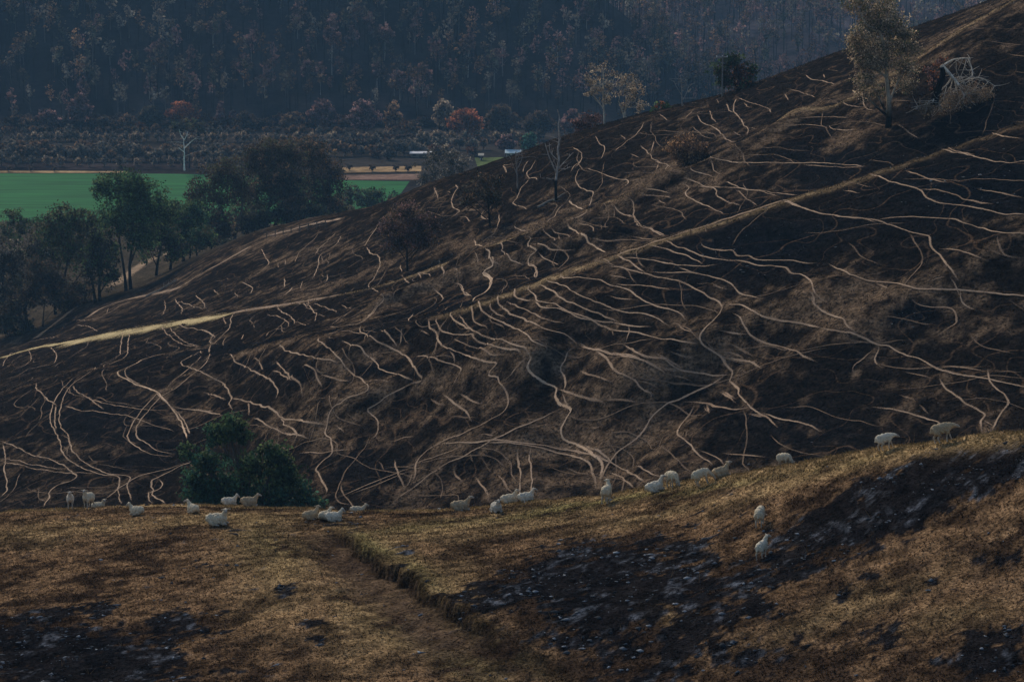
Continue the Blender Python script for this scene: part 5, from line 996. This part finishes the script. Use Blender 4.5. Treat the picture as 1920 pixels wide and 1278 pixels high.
for nm, lb, px, pb_, cy, w_, h_, kd in [
    ('rust_tree', 'bright rust coloured tree right of the forest edge centre', 872, 260, 228, 62, 44, 'rust'),
    ('rust_tree', 'rust brown tree rising directly behind the bone white dead tree', 342, 240, 210, 58, 34, 'rust'),
    ('brown_tree', 'tan brown tree leaning on the left of the bright rust tree', 832, 255, 212, 40, 46, 'tan'),
    ('brown_tree', 'tall purple brown tree pair at the left of the forest edge', 150, 243, 202, 42, 46, 'purple'),
    ('brown_tree', 'dark red brown tree between the leftmost cone and the purple pair', 88, 245, 222, 44, 30, 'purple'),
    ('cone_tree', 'small pinkish cone shaped tree at the far left of the forest edge', 29, 240, 213, 14, 28, 'brown'),
    ('cone_tree', 'slender cone tree on the right shoulder of the rust brown tree', 367, 235, 196, 12, 36, 'brown'),
    ('cone_tree', 'pink brown cone tree standing alone right of the bone white dead tree', 413, 240, 212, 18, 40, 'purple'),
    ('cone_tree', 'shorter pink brown cone tree right of the lone cone tree', 437, 240, 218, 15, 28, 'purple'),
    ('brown_tree', 'rounded purple grey tree above the central grove', 605, 245, 212, 52, 46, 'purple'),
    ('brown_tree', 'low brown tree between the purple pair and the bone white dead tree', 238, 244, 228, 38, 22, 'brown'),
    ('dark_tree', 'dark grey green tree left of the rust brown tree', 283, 242, 218, 46, 34, 'dark'),
    ('dark_tree', 'dark round tree on the left edge of the straw patch', 458, 246, 228, 40, 30, 'scorched'),
    ('brown_tree', 'brown tree on the right edge of the straw patch', 548, 246, 226, 44, 30, 'brown'),
    ('brown_tree', 'broad purple tree left of the tall tan column tree', 682, 252, 216, 56, 50, 'purple'),
    ('brown_tree', 'tall narrow tan column tree at the forest edge', 737, 262, 222, 32, 62, 'brown'),
    ('brown_tree', 'short brown tree beside the tall tan column tree', 770, 262, 244, 30, 32, 'brown'),
    ('dark_tree', 'dark purple tree right of the bright rust tree', 940, 256, 222, 56, 46, 'scorched'),
    ('dark_tree', 'dark rounded tree left of the pale skyline gums', 1010, 262, 232, 60, 40, 'scorched'),
    ('green_tree', 'fresh green tree beside the blue roofed house', 993, 294, 268, 28, 36, 'blue_green'),
    ('brown_tree', 'purple brown tree left of the fresh green tree', 950, 292, 268, 34, 26, 'purple'),
    ('brown_tree', 'purple brown tree behind the foot of the pale gums', 1075, 262, 228, 46, 40, 'purple'),
    ('dark_tree', 'low dark tree at the extreme left of the forest edge', 55, 246, 232, 34, 18, 'scorched'),
    ('dark_tree', 'low dark tree on the right of the purple pair', 195, 246, 230, 36, 20, 'scorched')]:
    w_ *= 1.2; h_ *= 1.2
    cl = crown(px, cy, w_, h_) if 'cone' not in nm else [(px, cy-h_*.34, w_*.2, h_*.16), (px, cy-h_*.08, w_*.32, h_*.2), (px, cy+h_*.2, w_*.45, h_*.24)]
    ft(nm, lb, px, pb_, cl, kd, mix=('scorched', .12), dens=1.5, gaps=0, gain=1.5)
pt = [(292, 140, 95, 44, 40, 'pale forked tree high on the forest slope above the dark grey green tree'), (280, 192, 162, 30, 36, 'small pale trunked tree just above the forest edge left of the rust brown tree'), (457, 165, 120, 34, 40, 'pale trunked tree on the slope above the two pink brown cones'), (497, 190, 145, 40, 44, 'wide pale trunked tree on the slope above the straw patch'),
      (575, 180, 130, 26, 36, 'left of two close pale trunked trees above the purple grey tree'), (601, 178, 130, 22, 34, 'right of two close pale trunked trees above the purple grey tree'), (622, 150, 60, 30, 70, 'tallest pale trunked tree on the forest slope above the central grove'), (720, 118, 62, 40, 40, 'pale many stemmed tree high above the tall tan column tree'), (708, 178, 132, 28, 34, 'pale trunked tree midway above the broad purple tree'),
      (877, 150, 80, 34, 50, 'tall pale trunked tree straight above the bright rust tree'), (927, 172, 110, 34, 44, 'pale trunked tree up slope to the right of the bright rust tree'), (823, 140, 96, 28, 40, 'pale trunked tree high above the tan brown leaning tree'), (1197, 112, 70, 26, 40, 'single pale trunk standing high above the right pale gum'), (750, 190, 152, 42, 40, 'purple crowned tree close above the tall tan column tree'), (792, 178, 138, 44, 36, 'purple crowned tree close above the short brown forest edge tree'),
      (1100, 60, 22, 30, 40, 'pale tree near the picture top above the left pale gum'), (660, 120, 70, 30, 50, 'pale trunked tree right of the tallest pale trunk on the slope'), (560, 60, 20, 34, 40, 'pale trunked tree at the picture top left of the tallest pale trunk'), (400, 90, 50, 34, 40, 'pale trunked tree high on the slope right of the pale forked tree')]
for px, pb_, cy, w_, h_, lb in pt:
    ft('pale_trunk_tree', lb, px, pb_, crown(px, cy, w_, h_), 'purple', dens=1.1, gain=1.3, bark=(.26, .23, .20), tr=.22, group='pale trunked trees on the forest slope', trunks=[[(px, pb_), (px+random.uniform(-2, 2), (pb_+cy)/2), (px+random.uniform(-3, 3), cy-h_*.3)]], gaps=.2, leaf=.6)

# ------------------------------------------------------------------ sheep
def cap(bm, p0, r0, p1, r1, seg=12):
    p0 = Vector(p0); p1 = Vector(p1); d = p1-p0; L = d.length
    q = d.to_track_quat('Z', 'Y').to_matrix().to_4x4() if L > 1e-6 else Matrix.Identity(4)
    prof = [(r0*math.sin(t), -r0*math.cos(t)) for t in [math.pi/2*k/4 for k in range(5)]]+[(r1*math.cos(t), L+r1*math.sin(t)) for t in [math.pi/2*k/4 for k in range(5)]]
    rings = []
    for r, z in prof:
        if r < 1e-5: rings.append([bm.verts.new((Matrix.Translation(p0) @ q) @ Vector((0, 0, z)))])
        else: rings.append([bm.verts.new((Matrix.Translation(p0) @ q) @ Vector((r*math.cos(2*math.pi*k/seg), r*math.sin(2*math.pi*k/seg), z))) for k in range(seg)])
    for A, B in zip(rings[:-1], rings[1:]):
        for k in range(seg):
            k2 = (k+1) % seg
            if len(A) == 1: bm.faces.new((A[0], B[k2], B[k]))
            elif len(B) == 1: bm.faces.new((A[k], A[k2], B[0]))
            else: bm.faces.new((A[k], A[k2], B[k2], B[k]))
def ball(bm, c, rx, ry, rz):
    g_ = bmesh.ops.create_icosphere(bm, subdivisions=3, radius=1.0)
    for v in g_['verts']: v.co = Vector((v.co.x*rx+c[0], v.co.y*ry+c[1], v.co.z*rz+c[2]))
SHEEP = {}
def sheep_mesh(pose, hyaw, hpitch, tone):
    key = (pose, hyaw, hpitch, tone)
    if key in SHEEP: return SHEEP[key]
    bm = bmesh.new(); skin = []
    lie = pose == 'lie'; zb = .30 if lie else .67
    ball(bm, (-.28, 0, zb), .30, .27 if lie else .235, .25); ball(bm, (0, 0, zb-.02), .38, .30 if lie else .25, .265); ball(bm, (.25, 0, zb), .27, .25 if lie else .205, .245); ball(bm, (-.04, 0, zb+.09), .44, .19, .17)
    if lie: ball(bm, (0, 0, .17), .50, .31, .16)
    cap(bm, (-.52, 0, zb+.10), .055, (-.60, 0, zb-.10), .04)
    # neck and head
    cy, sy = math.cos(R(hyaw)), math.sin(R(hyaw)); cp, sp = math.cos(R(hpitch)), math.sin(R(hpitch))
    if pose == 'graze': nk = Vector((.44, 0, zb+.02)); hd = Vector((.72, .06*sy, .26)); 
    elif pose == 'low': nk = Vector((.40, 0, zb+.06)); hd = Vector((.72, .15*sy, zb-.02))
    else: nk = Vector((.36, 0, zb+.14)); hd = Vector((.52+.04*cy, .12*sy, zb+.40))
    cap(bm, nk, .155, hd, .085)
    d = Vector((cy*cp, sy*cp, sp)); lat = Vector((-sy, cy, 0))
    if pose == 'graze': d = Vector((.45*cy, .45*sy, -.89)).normalized()
    up = lat.cross(d)*-1 if lat.cross(d).z < 0 else lat.cross(d)
    cap(bm, hd-d*.04, .088, hd+d*.11, .068); cap(bm, hd+d*.09-up*.012, .066, hd+d*.22-up*.035, .042)
    skin.append((hd+d*.20, .17)); skin.append((hd+d*.05, .085))
    ears = []
    for s_ in (-1, 1):
        e0 = hd+lat*s_*.075+up*.035-d*.02; e1 = e0+lat*s_*.15-up*.02-d*.04
        cap(bm, e0, .030, e1, .026); skin.append((e1, .09))
    if lie:
        for s_ in (-1, 1):
            cap(bm, (.30, s_*.17, .10), .075, (.50, s_*.15, .06), .045); cap(bm, (.50, s_*.15, .06), .042, (.34, s_*.20, .04), .038)
            cap(bm, (-.25, s_*.24, .14), .12, (-.05, s_*.30, .07), .06); cap(bm, (-.05, s_*.30, .06), .042, (.16, s_*.31, .04), .036); skin.append((Vector((.16, s_*.31, .04)), .17)); skin.append((Vector((.50, s_*.15, .05)), .10))
    else:
        sw = .09 if pose in ('low', 'walk') else .03
        for s_ in (-1, 1):
            k1 = Vector((.26+sw*s_, s_*.125, .30)); f1 = Vector((.25+sw*1.5*s_, s_*.125, .03))
            cap(bm, (.28, s_*.13, .52), .10, k1, .048); cap(bm, k1, .040, f1, .034); cap(bm, f1, .040, f1+Vector((.02, 0, -.012)), .040)
            st_ = Vector((-.24-sw*s_, s_*.13, .40)); hk = Vector((-.40-sw*s_, s_*.13, .26)); f2 = Vector((-.36-sw*1.2*s_, s_*.13, .03))
            cap(bm, (-.30, s_*.13, .56), .15, st_, .085); cap(bm, st_, .075, hk, .043); cap(bm, hk, .040, f2, .034); cap(bm, f2, .040, f2+Vector((.02, 0, -.012)), .040)
            for p in (f1, f2): skin.append((p, .30))
    me0 = bpy.data.meshes.new('raw'); bm.to_mesh(me0); bm.free()
    o0 = bpy.data.objects.new('raw', me0); C.objects.link(o0)
    md = o0.modifiers.new('r', 'REMESH'); md.mode = 'VOXEL'; md.voxel_size = .021
    ms = o0.modifiers.new('s', 'SMOOTH'); ms.iterations = 3; ms.factor = .5
    bpy.context.view_layer.update(); dg = bpy.context.evaluated_depsgraph_get(); me = bpy.data.meshes.new_from_object(o0.evaluated_get(dg)); me.name = 'sheep'
    bpy.data.objects.remove(o0); bpy.data.meshes.remove(me0)
    n = len(me.vertices); co = np.empty(n*3, np.float32); me.vertices.foreach_get('co', co); co = co.reshape(-1, 3)
    no = np.empty(n*3, np.float32); me.vertices.foreach_get('normal', no); no = no.reshape(-1, 3)
    sk = np.zeros(n)
    for p, r in skin: sk = np.maximum(sk, 1-sstep(r*.8, r*1.15, np.linalg.norm(co-np.array(p), axis=1)))
    if lie: sk *= np.where(np.linalg.norm(co-np.array(hd), axis=1) < .4, 1, (co[:, 2] < .12))
    lump = fbm(co[:, 0]*9+co[:, 2]*4, co[:, 1]*9+co[:, 2]*6, 3, 501)-.5
    co = co+no*(lump*.075*(1-sk))[:, None]; me.vertices.foreach_set('co', co.ravel().astype(np.float32))
    wool = np.array({'cream': (.70, .60, .43), 'tan': (.50, .39, .25), 'white': (.76, .68, .53), 'grey': (.58, .53, .44)}[tone]); face = np.array((.42, .38, .32))
    dirt = sstep(.28, -.02, co[:, 2]-(.05 if lie else .32))[:, None]*.45
    cc = wool*(1-dirt)+np.array((.20, .14, .085))*dirt; cc = cc*(.85+.5*(lump+.0)[:, None]+.05)
    cc = cc*(1-sk[:, None])+face*sk[:, None]
    nose = np.array(hd+d*.285); cc = np.where((np.linalg.norm(co-nose, axis=1) < .055)[:, None], np.array((.12, .09, .08)), cc)
    ca = me.color_attributes.new('col', 'FLOAT_COLOR', 'POINT'); c4 = np.ones((n, 4), np.float32); c4[:, :3] = cc; ca.data.foreach_set('color', c4.ravel())
    me.polygons.foreach_set('use_smooth', np.ones(len(me.polygons), bool)); me.materials.clear(); me.materials.append(M_WOOL); me.update()
    eyes = [hd+d*.10+lat*s_*.072+up*.035 for s_ in (-1, 1)]
    SHEEP[key] = (me, eyes); return SHEEP[key]
M_EYE = plain('sheep_eye', (.015, .012, .010), .3)
eb = bmesh.new(); bmesh.ops.create_icosphere(eb, subdivisions=2, radius=.014); EYE = bpy.data.meshes.new('eye'); eb.to_mesh(EYE); eb.free()
# px, foot py (or None: just behind the ridge by the given metres), heading (0 = right, 90 = away, -90 = to camera), pose, head yaw, pitch, tone, scale, label
SH = [
    (132, 953, 0, -80, 'stand', -10, -12, 'grey', 1.0, 'grey sheep standing face on at the far left end of the ridge'),
    (165, 952, 0, -115, 'stand', 15, -8, 'cream', 1.06, 'cream sheep standing beside the face-on grey sheep looking at the camera'),
    (185, None, 1.7, -10, 'lie', -50, -12, 'cream', .9, 'sheep lying half hidden behind the ridge next to the two standing at left'),
    (257, 965, 0, 150, 'lie', 25, -25, 'cream', .98, 'round backed sheep lying with its head turned left near the left standing pair'),
    (362, 961, 0, 125, 'lie', 60, -5, 'cream', .98, 'sheep lying rump to camera with head raised left, behind the lone near one'),
    (430, None, .6, 0, 'lie', 5, -30, 'white', .95, 'white sheep lying head down in front of the gully tree, left of two'),
    (467, None, .2, 0, 'lie', 10, -8, 'tan', 1.05, 'tan sheep lying head up in front of the gully tree, right of two'),
    (408, 984, 0, -12, 'lie', -70, -8, 'cream', 1.25, 'cream sheep lying alone lower on the slope facing the camera'),
    (583, 974, 0, 25, 'lie', 40, 5, 'tan', .98, 'brownish sheep at the left of the huddle of three'),
    (609, 974, 0, 55, 'lie', -30, 5, 'cream', .92, 'middle sheep of the huddle of three with raised head'),
    (626, 977, 0, -5, 'lie', 10, -35, 'white', .98, 'front white sheep of the huddle of three with dark lowered head'),
    (670, None, 2.3, 0, 'lie', 20, -8, 'cream', .92, 'sheep mostly hidden behind the ridge right of the huddle of three'),
    (808, None, 3.3, 0, 'lie', -40, -8, 'grey', .85, 'sheep of which only the head shows above the ridge'),
    (864, 957, 0, 0, 'lie', 5, 5, 'tan', 1.08, 'large tan sheep lying with head held high on the ridge'),
    (931, 960, 0, -75, 'lie', 0, -12, 'grey', 1.0, 'grey white sheep lying face on to the camera'),
    (956, None, .2, 0, 'lie', -15, -6, 'cream', .98, 'cream sheep lying right behind the face-on lying sheep'),
    (987, None, .2, 5, 'lie', -10, -8, 'white', .95, 'white sheep lying at the right end of the ridge trio'),
    (1137, 943, 0, 72, 'stand', 60, 0, 'cream', 1.06, 'cream sheep standing rump to camera with its head turned left'),
    (1230, 921, 0, 5, 'lie', 0, -5, 'white', 1.0, 'white sheep lying beside the grazing pair'),
    (1261, 914, 0, -60, 'graze', 0, 0, 'cream', .96, 'grazing sheep with its round side to the camera, left of the grazing pair'),
    (1320, 908, 0, 8, 'graze', 0, 0, 'cream', .92, 'broad sheep grazing side on, right of the grazing pair'),
    (1352, None, .4, 20, 'lie', 0, 5, 'tan', .95, 'sheep lying with raised head right of the broad grazing sheep'),
    (1471, None, 2.0, -40, 'graze', 0, 0, 'cream', .82, 'sheep grazing alone half hidden by the ridge grass'),
    (1425, 985, 0, 75, 'graze', 0, 0, 'cream', 1.0, 'upper of two sheep on the dark slope, rump to camera with head down'),
    (1430, 1044, 0, 55, 'walk', -50, -10, 'white', .84, 'lower of two sheep on the dark slope, head raised to the right'),
    (1661, None, -.3, 0, 'low', 0, -25, 'white', .86, 'slim white sheep walking along the ridge with lowered head'),
    (1768, None, -.3, 0, 'low', 0, -20, 'tan', 1.0, 'largest tan sheep walking along the ridge at far right')]
for px, py, back, hdg, pose, hy_, hp_, tone, sc_, lb in SH:
    if py is not None: g = fore.hit(px, py, 80, 152)
    else: g = None
    if g is None:
        a = float(ray(px, 940)[0]); Yv = float(pchip(CURVES[2][0], CURVES[2][2], a))+(back if py is None else 0); g = Vector((a*Yv, Yv, fore.z(a*Yv, Yv)))
    me, eyes = sheep_mesh(pose, hy_, hp_, tone)
    o = obj('sheep', me, None); o.location = (g.x, g.y, g.z+.015)
    # tilt the body with the ground along its heading
    h_ = R(hdg); dx, dy = math.cos(h_), math.sin(h_); s1 = fore.z(g.x+dx*.5, g.y+dy*.5)-fore.z(g.x-dx*.5, g.y-dy*.5)
    o.rotation_euler = (0, -math.atan(s1)*.8, h_); o.scale = (sc_*.76, sc_*.80, sc_*.82)
    tag(o, lb, 'sheep', 'sheep resting and grazing along the near ridge')
    for p in eyes:
        ey = obj('eye', EYE, M_EYE, o); ey.location = p

# ------------------------------------------------------------------ haze over the whole valley
hz = boxm('haze', -2700, 2700, -60, 6100, -4, 235, None, None)
m = bpy.data.materials.new('haze'); m.use_nodes = True; nt = m.node_tree; nt.nodes.clear()
out = nt.nodes.new('ShaderNodeOutputMaterial'); pv = nt.nodes.new('ShaderNodeVolumePrincipled'); pv.inputs['Color'].default_value = (.30, .62, 1.0, 1); pv.inputs['Density'].default_value = .000095; pv.inputs['Anisotropy'].default_value = .1
nt.links.new(pv.outputs[0], out.inputs['Volume']); hz.data.materials.append(m); hz['kind'] = 'stuff'; hz['label'] = 'thin blue haze filling the valley air'; hz['category'] = 'haze'
tris = 0
for me_ in {o.data for o in bpy.data.objects if o.type == 'MESH'}: tris += sum(1 for _ in ()) + len(me_.loops)-2*len(me_.polygons)
print('TRIS', tris, 'orchard', cnt, 'tracks', len(track_lines), 'zmax far', NH[2].max(), FH[2].max())
